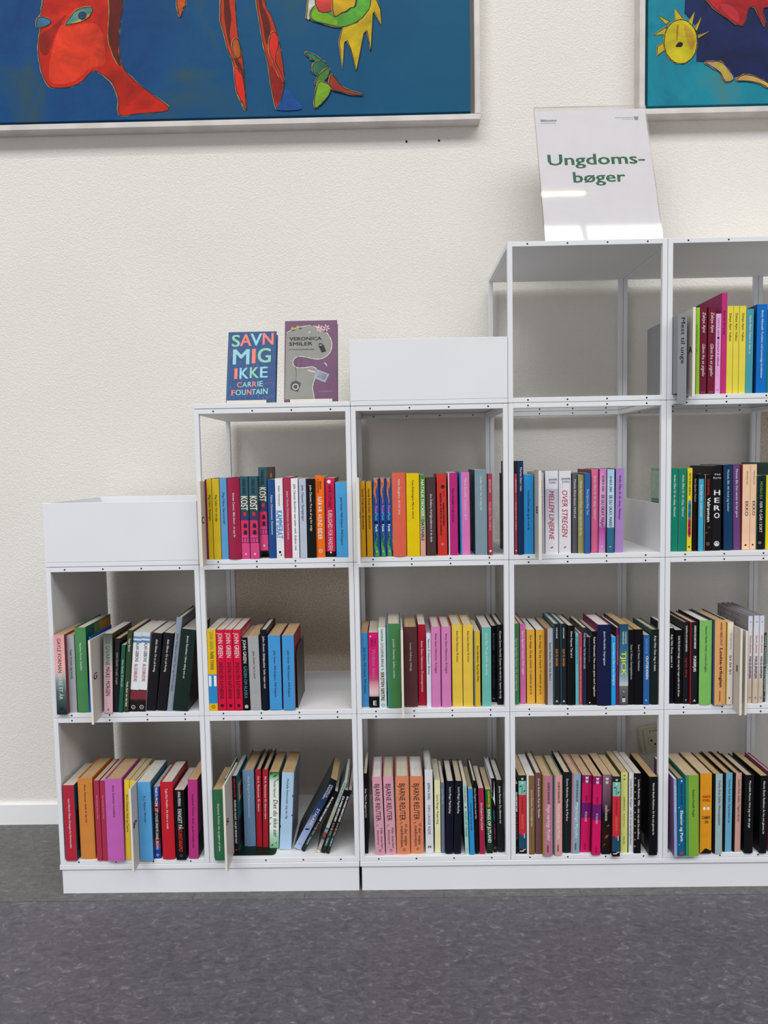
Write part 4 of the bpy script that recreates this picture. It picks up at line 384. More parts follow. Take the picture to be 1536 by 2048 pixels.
(4,1,1731.5,4.7,470.5,10.9,218.4,170,.03,'h',('g',(0,'#d0d6e6'),(.18,'#dcdadf'),(.55,'#dcd0cc'),(.8,'#ccb8a4'),(1,'#d0bcaa')),'#9a9498','#c0c4c8',None,'left copy of the tall pale pink and lilac trio, lower middle row, fifth column',[('m','leaf',.5,.07,.35,.35,'#4a6aa8'),('t','Søren Jessen',.22,.42,'#a8303c',.5,.5,'i'),('t','PORCELÆNSPIGEN',.46,.71,'#2f3f6a',.5,.48,'b'),('sd','L','',.02,.75,.72,.724,'#4a484c'),('sd','L','',.02,.75,.78,.784,'#4a484c'),('sd','L','',.02,.75,.84,.844,'#4a484c'),('sd','L','',.02,.75,.9,.904,'#4a484c'),('sd','L','',.02,.75,.96,.964,'#4a484c'),('sd','L','',.1,.11,.72,.78,'#4a484c'),('sd','L','',.35,.36,.72,.78,'#4a484c'),('sd','L','',.6,.61,.72,.78,'#4a484c'),('sd','L','',.2,.21000000000000002,.78,.8400000000000001,'#4a484c'),('sd','L','',.48,.49,.78,.8400000000000001,'#4a484c'),('sd','L','',.1,.11,.84,.8999999999999999,'#4a484c'),('sd','L','',.35,.36,.84,.8999999999999999,'#4a484c'),('sd','L','',.62,.63,.84,.8999999999999999,'#4a484c'),('sd','L','',.22,.23,.9,.96,'#4a484c'),('sd','L','',.5,.51,.9,.96,'#4a484c'),('sd','L','',.3,.36,.74,.86,'#1c1a1e'),('sd','L','',.55,.58,.66,.76,'#3a3a58'),('m','ring',.5,.935,.4,.4,'#4a4650')]),
(4,1,1743.8,1.6,470.5,13,219.8,170,.23,'h',('g',(0,'#d0d6e6'),(.18,'#dcdadf'),(.55,'#dcd0cc'),(.8,'#ccb8a4'),(1,'#d0bcaa')),'#9a9498','#c0c4c8',None,'middle copy of the tall pale pink and lilac trio, lower middle row, fifth column',[('m','leaf',.5,.07,.35,.35,'#4a6aa8'),('t','Søren Jessen',.22,.42,'#a8303c',.5,.5,'i'),('t','PORCELÆNSPIGEN',.46,.71,'#2f3f6a',.5,.48,'b'),('m','ring',.5,.935,.4,.4,'#4a4650')]),
(4,1,1758,3.6,470.5,11.3,219.1,170,.22,'h',('g',(0,'#d0d6e6'),(.18,'#dcdadf'),(.55,'#dcd0cc'),(.8,'#ccb8a4'),(1,'#d0bcaa')),'#9a9498','#c0c4c8',None,'right copy of the tall pale pink and lilac trio, lower middle row, fifth column',[('m','leaf',.5,.07,.35,.35,'#4a6aa8'),('t','Søren Jessen',.22,.42,'#a8303c',.5,.5,'i'),('t','PORCELÆNSPIGEN',.46,.71,'#2f3f6a',.5,.48,'b'),('m','ring',.5,.935,.4,.4,'#4a4650')]),
(4,1,1772.6,13.8,470.5,5.5,174.6,135,.14,'p','#2a4b43','#152723','#cdc2b0',None,'thin dark green book at the right end, lower middle row, fifth column',[('t','MAJA FRANCHE TASTEBENG',.05,.85,'#cfdcd4',.5,.5),('m','disc',.5,.93,.4,.4,'#cfdcd4')]),
(4,0,1546.3,-16,90.6,7.1,199.1,135,-1.06,'p','#8ba4d1','#77507c','#d9d6d2',None,'thin lavender blue book at the left end, bottom row, fifth column',[('t','Gitte Prahl: Hjemve',.08,.43,'#e9e8e6',.5),('sd','L','',.45,.75,.04,.22,'#b5a8b4'),('sd','L','',.3,.9,.62,.63,'#9a7aa0'),('sd','L','',.3,.9,.67,.68,'#9a7aa0'),('sd','L','',.3,.9,.72,.73,'#9a7aa0'),('sd','L','',.3,.9,.77,.78,'#9a7aa0'),('sd','L','',.3,.9,.8200000000000001,.8300000000000001,'#9a7aa0'),('sd','L','',.3,.9,.87,.88,'#9a7aa0')]),
(4,0,1560.9,-13.1,90.6,18.1,198.6,135,-0.71,'h','#0d6088','#0a4664','#b99c74',None,'teal blue book with white lettering, bottom row, fifth column',[('m','star',.55,.03,.32,.32,'#e9e8e6'),('t','Rainbow Rowell',.07,.33,'#1d1b1e',.52,.26,'b'),('t','Eleanor og Park',.41,.81,'#e9e8e6',.5,.5,'b'),('m','disc',.2,.37,.14,.14,'#e9e8e6'),('m','disc',.85,.54,.08,.08,'#e9e8e6'),('m','disc',.2,.85,.12,.12,'#e9e8e6'),('m','sq',.5,.96,.4,.4,'#c82c30')]),
(4,0,1587.9,-14.3,90.7,32.2,207,135,-0.8,'p','#7da83c','#2f7a58','#c3ad90',(.24,'#3f8a5c'),'thick leaf green book with a teal left edge, bottom row, fifth column',[('t','Rainbow Rowell: Fangirl',.18,.51,'#1d1b1e',.58)]),
(4,0,1624.9,-3.8,90.6,28.5,206.4,135,-0.27,'p','#db9421','#8a5a20','#c3ad90',None,'orange book with two white head silhouettes, bottom row, fifth column',[('hz','RAINBOW',.285,.22,.9,.24,'#b8341c','b'),('hz','ROWELL',.33,.22,.88,.24,'#b8341c','b'),('m','head',.36,.435,.26,.28,'#e9e8e6'),('m','head2',.7,.435,.26,.28,'#e9e8e6'),('hz','CARRY',.545,.18,.9,.28,'#1d1b1e','b'),('hz','ON',.6,.4,.7,.24,'#1d1b1e','b'),('m','hill',.5,.965,1,.07,'#1a1612')]),
(4,0,1655.1,-1.8,90.5,23.3,204.2,135,-0.22,'h','#9cb5b9','#0f0d0e','#b99c74',(.23,'#110f11'),'grey blue book with a black left edge, bottom row, fifth column',[('t','Carlos Ruiz Zafón: Midnatspaladset',.08,.64,'#1d1b1e',.62)]),
(4,0,1682.4,5.3,90.5,21.6,203.4,135,.08,'h','#69a9c9','#0f0d0e','#b99c74',(.23,'#110f11'),'light blue book with a black left edge, bottom row, fifth column',[('t','Carlos Ruiz Zafón: Septembers lys',.08,.63,'#1d1b1e',.62)]),
(4,0,1705.5,4.5,90.5,19.3,203.4,135,.21,'h','#c99b8f','#0f0d0e','#b99c74',(.23,'#110f11'),'dusty rose book with a black left edge, bottom row, fifth column',[('t','Carlos Ruiz Zafón: Tågens fyrste',.08,.61,'#1d1b1e',.62)]),
(4,0,1731.7,-2.7,90.5,21.4,200.8,135,.03,'h','#0f0f13','#0c0c0e','#bcae98',None,'black book right of the dusty rose one, bottom row, fifth column',[('t','Meredith Russo: Hvis jeg var din pige',.07,.67,'#e9e8e6',.5)]),
(4,0,1766.4,-4.8,90.5,17.4,199.4,150,.1,'p','#0e1115','#090a0c','#b99c74',None,'black book with white lettering near the photo edge, bottom row, fifth column',[('t','Nicole Boyle Rødtnes: År fra mit glemte liv',.07,.75,'#e9e8e6',.5),('sd','L','',.5,.75,.06,.22,'#8c8c90'),('sd','L','',.4,.85,.55,.554,'#5f5f64'),('sd','L','',.4,.85,.63,.634,'#5f5f64'),('sd','L','',.4,.85,.7100000000000001,.7140000000000001,'#5f5f64'),('sd','L','',.4,.85,.79,.794,'#5f5f64')]),
(4,0,1789.4,-4.6,90.5,10.7,203.6,135,-0.19,'h','#c6a8b4','#8a4a5c','#d9d6d2',None,'pale pink book at the photo edge, bottom row, fifth column',[]),
]
DIVIDERS=[
(0,1,119.4,5,-50.1,459.1,666.1,564.8,470.5,'G','R'),
(0,0,200.9,5,-47.2,83.3,295.4,189.1,90.5,'P','R'),
(1,2,393,7,-36.1,837.2,1043.8,941.7,850.5,'C','R'),
(1,0,432.5,5.2,-52.9,90.4,302.9,196.4,90.5,'R','R'),
(2,2,772.9,7,-60,844.4,1046.2,949.6,850.5,'D','R'),
(3,2,1203.2,7,-46.4,851.5,1054.5,953.1,850.5,'E','L'),
(4,3,1567.1,6.6,-31.8,1222.2,1428.9,1325.5,1230.5,'A','L'),
(2,1,872.2,5.5,-32.2,457.9,675.8,590.4,470.5,'H','L'),
(4,1,1687.6,5.3,-35.5,454.7,667,558.7,470.5,'I','L'),
(4,1,1711.8,5.2,-12,446.9,655.3,551.5,470.5,'','L'),
]
BOOKENDS=[(611.3,15.5,470.5,140,146.5)]
SIGNBLOCK=(1533.3,1554.5,-30,1205.8,1414.6,1230.5)
SHAPES=[
('left','#b5200f',[(-84,2544),(-92,2383),(-97,2364),(-99,2345),(-106,2335),(-103,2308),(-109,2280),(-112,2251),(-111,2220),(-103,2182),(-86,2151),(-60,2146),(-30,2148),(4,2160),(35,2188),(58,2184),(87,2161),(100,2136),(107,2107),(109,2069),(162,2071),(248,2080),(204,2121),(156,2160),(127,2192),(116,2227),(117,2284),(124,2330),(132,2377),(139,2538)],1,1),
('left','#c8341a',[(-45,2313),(-19,2309),(47,2317),(72,2285),(76,2228),(69,2203),(35,2197),(-12,2164),(-59,2155),(-82,2165),(-83,2207),(-67,2263)],1,0),
('left','#5c1512',[(100,2539),(93,2378),(93,2341),(87,2291),(89,2259),(104,2218),(116,2202),(112,2240),(115,2284),(123,2330),(129,2377),(136,2538)],1,1),
('left','#8a1a14',[(-102,2289),(-78,2304),(-51,2325),(-30,2340),(-63,2288),(-78,2251),(-92,2235),(-106,2248)],1,0),
('left','#4f8f86',[(-32,2316),(-18,2334),(3,2354),(43,2360),(36,2336),(12,2322),(-15,2317)],1,1),
('left','#c8a03c',[(-18,2318),(8,2327),(32,2342),(36,2336),(11,2322)],1,0),
('left','#1c4470',[(5,2340),(11,2347),(21,2348),(27,2341),(23,2331),(13,2328),(6,2333)],1,1),
('left','#3d6f98',[(-109,2335),(-87,2335),(-73,2326),(-81,2315),(-112,2309)],1,1),
('left','#c4551f',[(288,2516),(282,2373),(284,2345),(289,2327),(300,2353),(307,2373),(313,2516)],1,1),
('left','#a83018',[(409,2513),(404,2370),(401,2318),(411,2278),(421,2234),(435,2197),(441,2124),(455,2090),(467,2075),(464,2146),(459,2224),(450,2266),(446,2319),(445,2369),(449,2512)],1,1),
('left','#56180f',[(419,2513),(414,2370),(415,2306),(430,2231),(460,2157),(459,2185),(436,2236),(427,2275),(433,2320),(429,2370),(433,2513)],1,0),
('left','#cc2416',[(437,2186),(439,2132),(455,2095),(465,2087),(460,2157),(446,2183)],1,1),
('left','#9a4a1c',[(434,2258),(448,2264),(456,2224),(444,2213),(434,2230)],1,1),
('left','#a83018',[(507,2511),(504,2368),(511,2309),(518,2256),(531,2195),(539,2130),(552,2073),(571,2124),(575,2166),(567,2233),(559,2275),(543,2325),(526,2367),(529,2510)],1,1),
('left','#5a1a12',[(513,2511),(510,2368),(518,2312),(528,2250),(537,2264),(541,2300),(529,2337),(519,2367),(520,2510)],1,0),
('left','#c8261a',[(541,2275),(555,2278),(562,2250),(552,2202),(572,2160),(569,2143),(548,2194),(535,2236)],1,1),
('left','#8a1c14',[(537,2189),(556,2166),(571,2132),(554,2087),(543,2121)],1,0),
('left','#1c58a8',[(554,2071),(566,2098),(576,2124),(590,2120),(607,2100),(622,2072)],1,0),
('left','#cfd4d2',[(670,2533),(641,2315),(648,2310),(673,2350),(684,2533)],0,1),
('left','#d8b81a',[(742,2288),(731,2250),(738,2177),(745,2248),(753,2253),(763,2229),(777,2172),(800,2271),(809,2278),(819,2223),(826,2323),(830,2328),(849,2293),(848,2333),(836,2359),(838,2529),(807,2530),(808,2324),(782,2300)],0,1),
('left','#5aa83a',[(666,2347),(652,2314),(696,2297),(740,2289),(782,2302),(808,2326),(821,2360),(826,2529),(790,2530),(783,2361),(765,2338),(744,2326),(710,2331)],1,1),
('left','#8ac82a',[(669,2337),(658,2315),(696,2300),(726,2295),(720,2313)],1,0),
('left','#b83a34',[(681,2533),(668,2350),(710,2332),(725,2362),(730,2532)],1,1),
('left','#d0a818',[(732,2531),(715,2334),(741,2327),(762,2338),(780,2361),(785,2530)],1,1),
('left','#2f7a5e',[(635,2223),(659,2217),(681,2201),(671,2196),(652,2206)],1,1),
('left','#34785a',[(658,2192),(676,2199),(691,2195),(699,2178),(685,2165),(668,2164),(656,2172)],1,1),
('left','#4f8a3c',[(699,2180),(701,2165),(689,2147),(663,2136),(670,2159)],1,1),
('left','#86b82c',[(667,2135),(683,2143),(704,2128),(694,2101),(659,2075)],1,1),
('left','#8f3420',[(706,2163),(726,2141),(747,2122),(795,2106),(757,2109),(705,2126)],1,1),
('right','#15265c',[(1686,2550),(1688,2338),(1687,2302),(1721,2266),(1721,2173),(1752,2170),(1786,2171),(1809,2154),(1824,2129),(1844,2131),(1869,2133),(1899,2122),(1926,2110),(2574,2078),(2556,2527)],0,0),
('right','#c8b820',[(1661,2283),(1660,2317),(1687,2283)],0,1),
('right','#c8b820',[(1635,2275),(1614,2299),(1646,2282)],0,1),
('right','#c8b820',[(1632,2248),(1602,2247),(1637,2268)],0,1),
('right','#c8b820',[(1633,2227),(1612,2216),(1613,2192),(1635,2208)],0,1),
('right','#c8b820',[(1696,2278),(1714,2305),(1708,2269)],0,1),
('right','#c8b820',[(1715,2262),(1734,2292),(1721,2254)],0,1),
('right','#c8b820',[(1724,2242),(1756,2253),(1725,2235)],0,1),
('right','#cfc01e',[(1722,2226),(1720,2208),(1714,2192),(1704,2180),(1691,2171),(1677,2169),(1663,2172),(1650,2181),(1640,2194),(1633,2211),(1631,2229),(1633,2247),(1639,2263),(1649,2276),(1662,2283),(1676,2286),(1690,2283),(1703,2274),(1713,2261),(1720,2245)],1,1),
('right','#c8a02a',[(1686,2271),(1706,2259),(1716,2228),(1709,2204),(1696,2224)],1,0),
('right','#16181a',[(1663,2215),(1672,2226),(1683,2223),(1680,2214),(1669,2213)],1,0),
('right','#c07a2a',[(1666,2270),(1671,2269),(1668,2234),(1665,2234)],1,0),
('right','#a51c24',[(1737,2548),(1745,2336),(1765,2315),(1799,2288),(1829,2270),(1847,2265),(1856,2284),(1863,2312),(1871,2316),(1880,2312),(1893,2285),(1907,2261),(1910,2273),(1902,2290),(1903,2311),(1922,2313),(2030,2315),(2025,2541)],0,1),
('right','#c0303a',[(1784,2321),(1809,2321),(1834,2299),(1834,2275),(1804,2295)],1,0),
('right','#d0a090',[(1744,2170),(1762,2172),(1786,2171),(1806,2154),(1824,2125),(1802,2118),(1787,2142),(1762,2159)],1,1),
('right','#c8c02c',[(1767,2167),(1786,2166),(1801,2149),(1817,2127),(1806,2123),(1789,2147)],1,0),
('right','#d8b060',[(1832,2120),(1846,2133),(1869,2133),(1899,2122),(1921,2110),(1961,2090),(1959,2083),(1921,2097),(1896,2111),(1861,2118)],1,1),
]
A = .38; DEP = .346; Z0 = .0778; BAR = .012; YW = .3745; G = .0005

# ------------------------------------------------------------------ setting
def wall_mat():
    m, nt, b = base_mat('roughcast_plaster', .9, .25)
    tc = N(nt, 'ShaderNodeTexCoord'); n1 = N(nt, 'ShaderNodeTexNoise'); n1.inputs['Scale'].default_value = 250; n1.inputs['Detail'].default_value = 3; n1.inputs['Distortion'].default_value = .4
    n2 = N(nt, 'ShaderNodeTexNoise'); n2.inputs['Scale'].default_value = 3; n2.inputs['Detail'].default_value = 2
    ra = N(nt, 'ShaderNodeValToRGB'); ra.color_ramp.elements[0].color = lin('#e0dcd6'); ra.color_ramp.elements[1].color = lin('#e8e4de')
    cr = N(nt, 'ShaderNodeValToRGB'); cr.color_ramp.elements[0].position = .38; cr.color_ramp.elements[1].position = .68
    bu = N(nt, 'ShaderNodeBump'); bu.inputs['Strength'].default_value = .45; bu.inputs['Distance'].default_value = .002
    L = nt.links.new; L(tc.outputs['Object'], n1.inputs['Vector']); L(tc.outputs['Object'], n2.inputs['Vector']); L(n2.outputs[0], ra.inputs[0]); L(ra.outputs[0], b.inputs['Base Color'])
    L(n1.outputs[0], cr.inputs[0]); L(cr.outputs[0], bu.inputs['Height']); L(bu.outputs[0], b.inputs['Normal'])
    return m
def lino_mat(name, c0, c1, c2):
    m, nt, b = base_mat(name, .5, .4)
    tc = N(nt, 'ShaderNodeTexCoord'); mp = N(nt, 'ShaderNodeMapping'); mp.inputs['Scale'].default_value = (1, 1.6, 1)
    n1 = N(nt, 'ShaderNodeTexNoise'); n1.inputs['Scale'].default_value = 42; n1.inputs['Detail'].default_value = 8; n1.inputs['Roughness'].default_value = .72; n1.inputs['Distortion'].default_value = 1.1
    n2 = N(nt, 'ShaderNodeTexNoise'); n2.inputs['Scale'].default_value = 5; n2.inputs['Detail'].default_value = 3
    ra = N(nt, 'ShaderNodeValToRGB'); e = ra.color_ramp.elements
    e[0].position = .34; e[0].color = lin(c0); e[1].position = .58; e[1].color = lin(c1)
    k = ra.color_ramp.elements.new(.72); k.color = lin(c2)
    mi = N(nt, 'ShaderNodeMix', data_type='RGBA', blend_type='MULTIPLY'); mi.inputs[0].default_value = .35
    r2 = N(nt, 'ShaderNodeValToRGB'); r2.color_ramp.elements[0].color = (.72, .72, .72, 1); r2.color_ramp.elements[1].color = (1, 1, 1, 1); r2.color_ramp.elements[0].position = .3; r2.color_ramp.elements[1].position = .65
    L = nt.links.new; L(tc.outputs['Object'], mp.inputs[0]); L(mp.outputs[0], n1.inputs['Vector']); L(mp.outputs[0], n2.inputs['Vector'])
    L(n1.outputs[0], ra.inputs[0]); L(n2.outputs[0], r2.inputs[0]); L(ra.outputs[0], mi.inputs[6]); L(r2.outputs[0], mi.inputs[7]); L(mi.outputs[2], b.inputs['Base Color'])
    bu = N(nt, 'ShaderNodeBump'); bu.inputs['Strength'].default_value = .08; bu.inputs['Distance'].default_value = .001; L(n1.outputs[0], bu.inputs['Height']); L(bu.outputs[0], b.inputs['Normal'])
    return m
WALL = wall_mat()
WHITE = plain('#e3e5e9', .42, .012, 6)
GREYW = plain('#e4e4e5', .5, .012, 6)
w = MB(); w.box(-3.2, 5.0, YW, YW + .12, -.02, 4.2)
struct(w.build('wall_back', WALL))
hm = MB()
for x, z in ((.9152, 1.991), (1.0078, 1.9916)): hm.prism([(x + .0032 * math.cos(k * math.pi / 4), z + .0032 * math.sin(k * math.pi / 4)) for k in range(8)], 'y', YW - .0012, YW + .001)
hm.build('drill_hole', plain('#241f1c', .8), bpy.data.objects['wall_back'])['kind'] = 'stuff'
fl = MB(); fl.box(-3.2, 5.0, -5.5, -.0307, -.03, 0)
floor = struct(fl.build('floor', lino_mat('marbled_linoleum', '#4c4a52', '#646169', '#98969b')))
fs = MB(); fs.box(-3.2, 5.0, -.029, YW, -.03, 0)
fs.build('linoleum_strip', lino_mat('border_linoleum', '#535252', '#686767', '#8e8d8f'), floor)
ss = MB(); ss.box(-3.2, 5.0, -.0307, -.029, -.03, -.0012); ss.build('seam', plain('#2c2a2c', .7), floor)
for x in (.34, .62, .97, 1.31):
    ss = MB(); ss.box(x, x + .0012, -.0288, -.0005, -.002, .0001); ss.build('seam', plain('#3a3839', .7), floor)
bb = MB(); bb.prism([(YW, .0), (YW - .012, .0), (YW - .012, .062), (YW - .009, .0665), (YW, .0665)], 'x', -3.2, 5.0)
struct(bb.build('baseboard_back', plain('#eceded', .35, .01)))

# ------------------------------------------------------------------ shelf cubes
def bar_mesh(sx, sy, sz):
    b = MB(); b.box(0, sx, 0, sy, 0, sz); me = b.mesh('frame_bar'); bm = bmesh.new(); bm.from_mesh(me)
    bmesh.ops.bevel(bm, geom=bm.edges[:], offset=.0007, segments=1, affect='EDGES'); bm.to_mesh(me); bm.free(); me.materials.append(WHITE); return me
S_ = A - 2 * G
BX = bar_mesh(S_ - 2 * BAR, BAR, BAR); BY = bar_mesh(BAR, DEP - 2 * BAR, BAR); BZ = bar_mesh(BAR, BAR, S_)
FELT = plain('#c6b9a9', .95, .25, 260)
DARK = plain('#18181a', .4)
sm = MB()
for x in (.125, .375, .625, .875):
    for z in (BAR / 2, S_ - BAR / 2):
        for y, d in ((-.0004, 1), (DEP - BAR - .0004, 1)):
            pts = [(x * S_ + .0021 * math.cos(k * math.pi / 4), z + .0021 * math.sin(k * math.pi / 4)) for k in range(8)]
            sm.prism(pts, 'y', y, y + .0012)
SCREWS = sm.mesh('screw_head'); SCREWS.materials.append(DARK)
ORD = ['first', 'second', 'third', 'fourth', 'fifth', 'sixth']; LEV = ['bottom', 'lower middle', 'upper middle', 'top']
def cube(i, j, panel=True, roof=False, left=False, back=False, low=False):
    lab = 'white open square shelf cube, %s row, %s column from left' % (LEV[j], ORD[i])
    r = thing('shelf_cube', lab, 'shelf', (i * A + G, 0, j * A + Z0 + G), 'white shelf cubes stacked in steps')
    for z in (0, S_ - BAR):
        for y in (0, DEP - BAR): link('frame_bar', BX, r, (BAR, y, z))
        for x in (0, S_ - BAR): link('frame_bar', BY, r, (x, BAR, z))
    for x in (0, S_ - BAR):
        for y in (0, DEP - BAR): link('frame_bar', BZ, r, (x, y, 0))
    if panel:
        p = MB(); p.box(BAR, S_ - BAR, BAR, DEP - BAR, BAR - .0045, BAR - .0006); p.build('shelf_panel', GREYW, r)
    if roof:
        p = MB(); p.box(BAR, S_ - BAR, BAR, DEP - BAR, S_ - BAR + .0002, S_ - .0006); p.build('top_panel', GREYW, r)
    if left:
        p = MB(); p.box(.003, .009, BAR, DEP - BAR, BAR, S_ - BAR); p.build('side_panel', GREYW, r)
    if back:
        p = MB(); p.box(BAR, S_ - BAR, DEP - .008, DEP - .003, BAR, S_ - BAR); p.build('back_panel', FELT, r)
    if low:
        p = MB(); p.box(S_ - .009, S_ - .004, BAR, DEP - BAR, BAR, BAR + .118); p.build('side_panel', GREYW, r)
    link('screw_head', SCREWS, r)['kind'] = 'stuff'
for i, n in enumerate((2, 3, 3, 4, 4, 4)):
    for j in range(n):
        cube(i, j, panel=(i, j) != (3, 3), roof=((i, j) in ((1, 2), (3, 3), (4, 3), (5, 3))), left=(i == 0), back=((i, j) in ((1, 1), (5, 2))), low=((i, j) == (3, 2)))

# base boards and plinths under the cubes
def plinth(x0, x1, label):
    r = thing('plinth', label, 'plinth', (x0, 0, 0))
    p = MB(); p.box(0, x1 - x0, -.0015, DEP, Z0 - .0125, Z0 - .0002); p.build('base_board', WHITE, r, bevel=.0006)
    p = MB(); p.box(.004, x1 - x0 - .0015, .003, DEP - .01, 0, Z0 - .0127); p.build('kick_board', WHITE, r, bevel=.0006)
plinth(-.001, 2 * A - .0015, 'white plinth under the first two columns of shelf cubes')
plinth(2 * A + .0005, 6 * A, 'long white plinth right of the dark gap in the base')

def bin_box(i, j, label):
    r = thing('storage_tray', label, 'tray', (i * A + G, 0, j * A + Z0), 'white trays on top of the cubes')
    H = .158; t = .006
    p = MB(); p.box(0, S_, -.001, DEP, .0004, .0115); p.build('base_board', WHITE, r, bevel=.0006)
    for nm, q in (('front_panel', (0, S_, -.0005, t)), ('back_panel', (0, S_, DEP - t, DEP)), ('side_panel', (0, t, t, DEP - t)), ('side_panel', (S_ - t, S_, t, DEP - t))):
        p = MB(); p.box(q[0], q[1], q[2], q[3], .0121, H); p.build(nm, WHITE, r, bevel=.0005)
bin_box(0, 2, 'white open tray on the lowest step at far left')
bin_box(2, 3, 'white open tray between the two standing books and the sign')
cap = MB(); cap.box(0, S_, -.001, DEP, 0, .0115)
o = cap.build('top_board', WHITE, None, (A + G, 0, 3 * A + Z0 + .0003), bevel=.0006); o['label'] = 'white top board under the two standing display books'; o['category'] = 'board'

# ------------------------------------------------------------------ books
def add_text(mb, spec, w, h, prof, mats):
    if spec[0] == 't':
        _, s, z0, z1, c, xc, hf, st = (list(spec) + [None] * 8)[:8]
        c = c or '#1d1b1e'; xc = .5 if xc is None else xc; st = st or ''
        if s == '': return
        vs, fs = glyphs(s, 'b' in st)
        if not vs: return
        lo, hi = nominal(s); xa = min(v[0] for v in vs); xb = max(v[0] for v in vs)
        if hf is None: hf = min(.0068 / w, .74)
        out = []
        for x, y in vs:
            if 'i' in st: x += .22 * y * (xb - xa) * 0 + .18 * y
            u = xc + ((y - lo) / (hi - lo) - .5) * hf
            zz = h * (1 - (z0 + (x - xa) / (xb - xa) * (z1 - z0)))
            out.append(((u - .5) * w, prof(u - .5) - .00055, zz))
    else:
        _, s, z, x0, x1, hf, c, st = (list(spec) + [None] * 8)[:8]
        c = c or '#1d1b1e'; st = st or ''
        vs, fs = glyphs(s, 'b' in st); lo, hi = nominal(s); xa = min(v[0] for v in vs); xb = max(v[0] for v in vs)
        out = []
        for x, y in vs:
            u = x0 + (x - xa) / (xb - xa) * (x1 - x0)
            out.append(((u - .5) * w, prof(u - .5) - .00055, h * (1 - z) + ((y - lo) / (hi - lo) - .5) * hf * w))
    out = layer(out, 'b' in st)
    if c not in mats: mats.append(c)
    mb.add(out, fs, mats.index(c))
GROUPS = {}
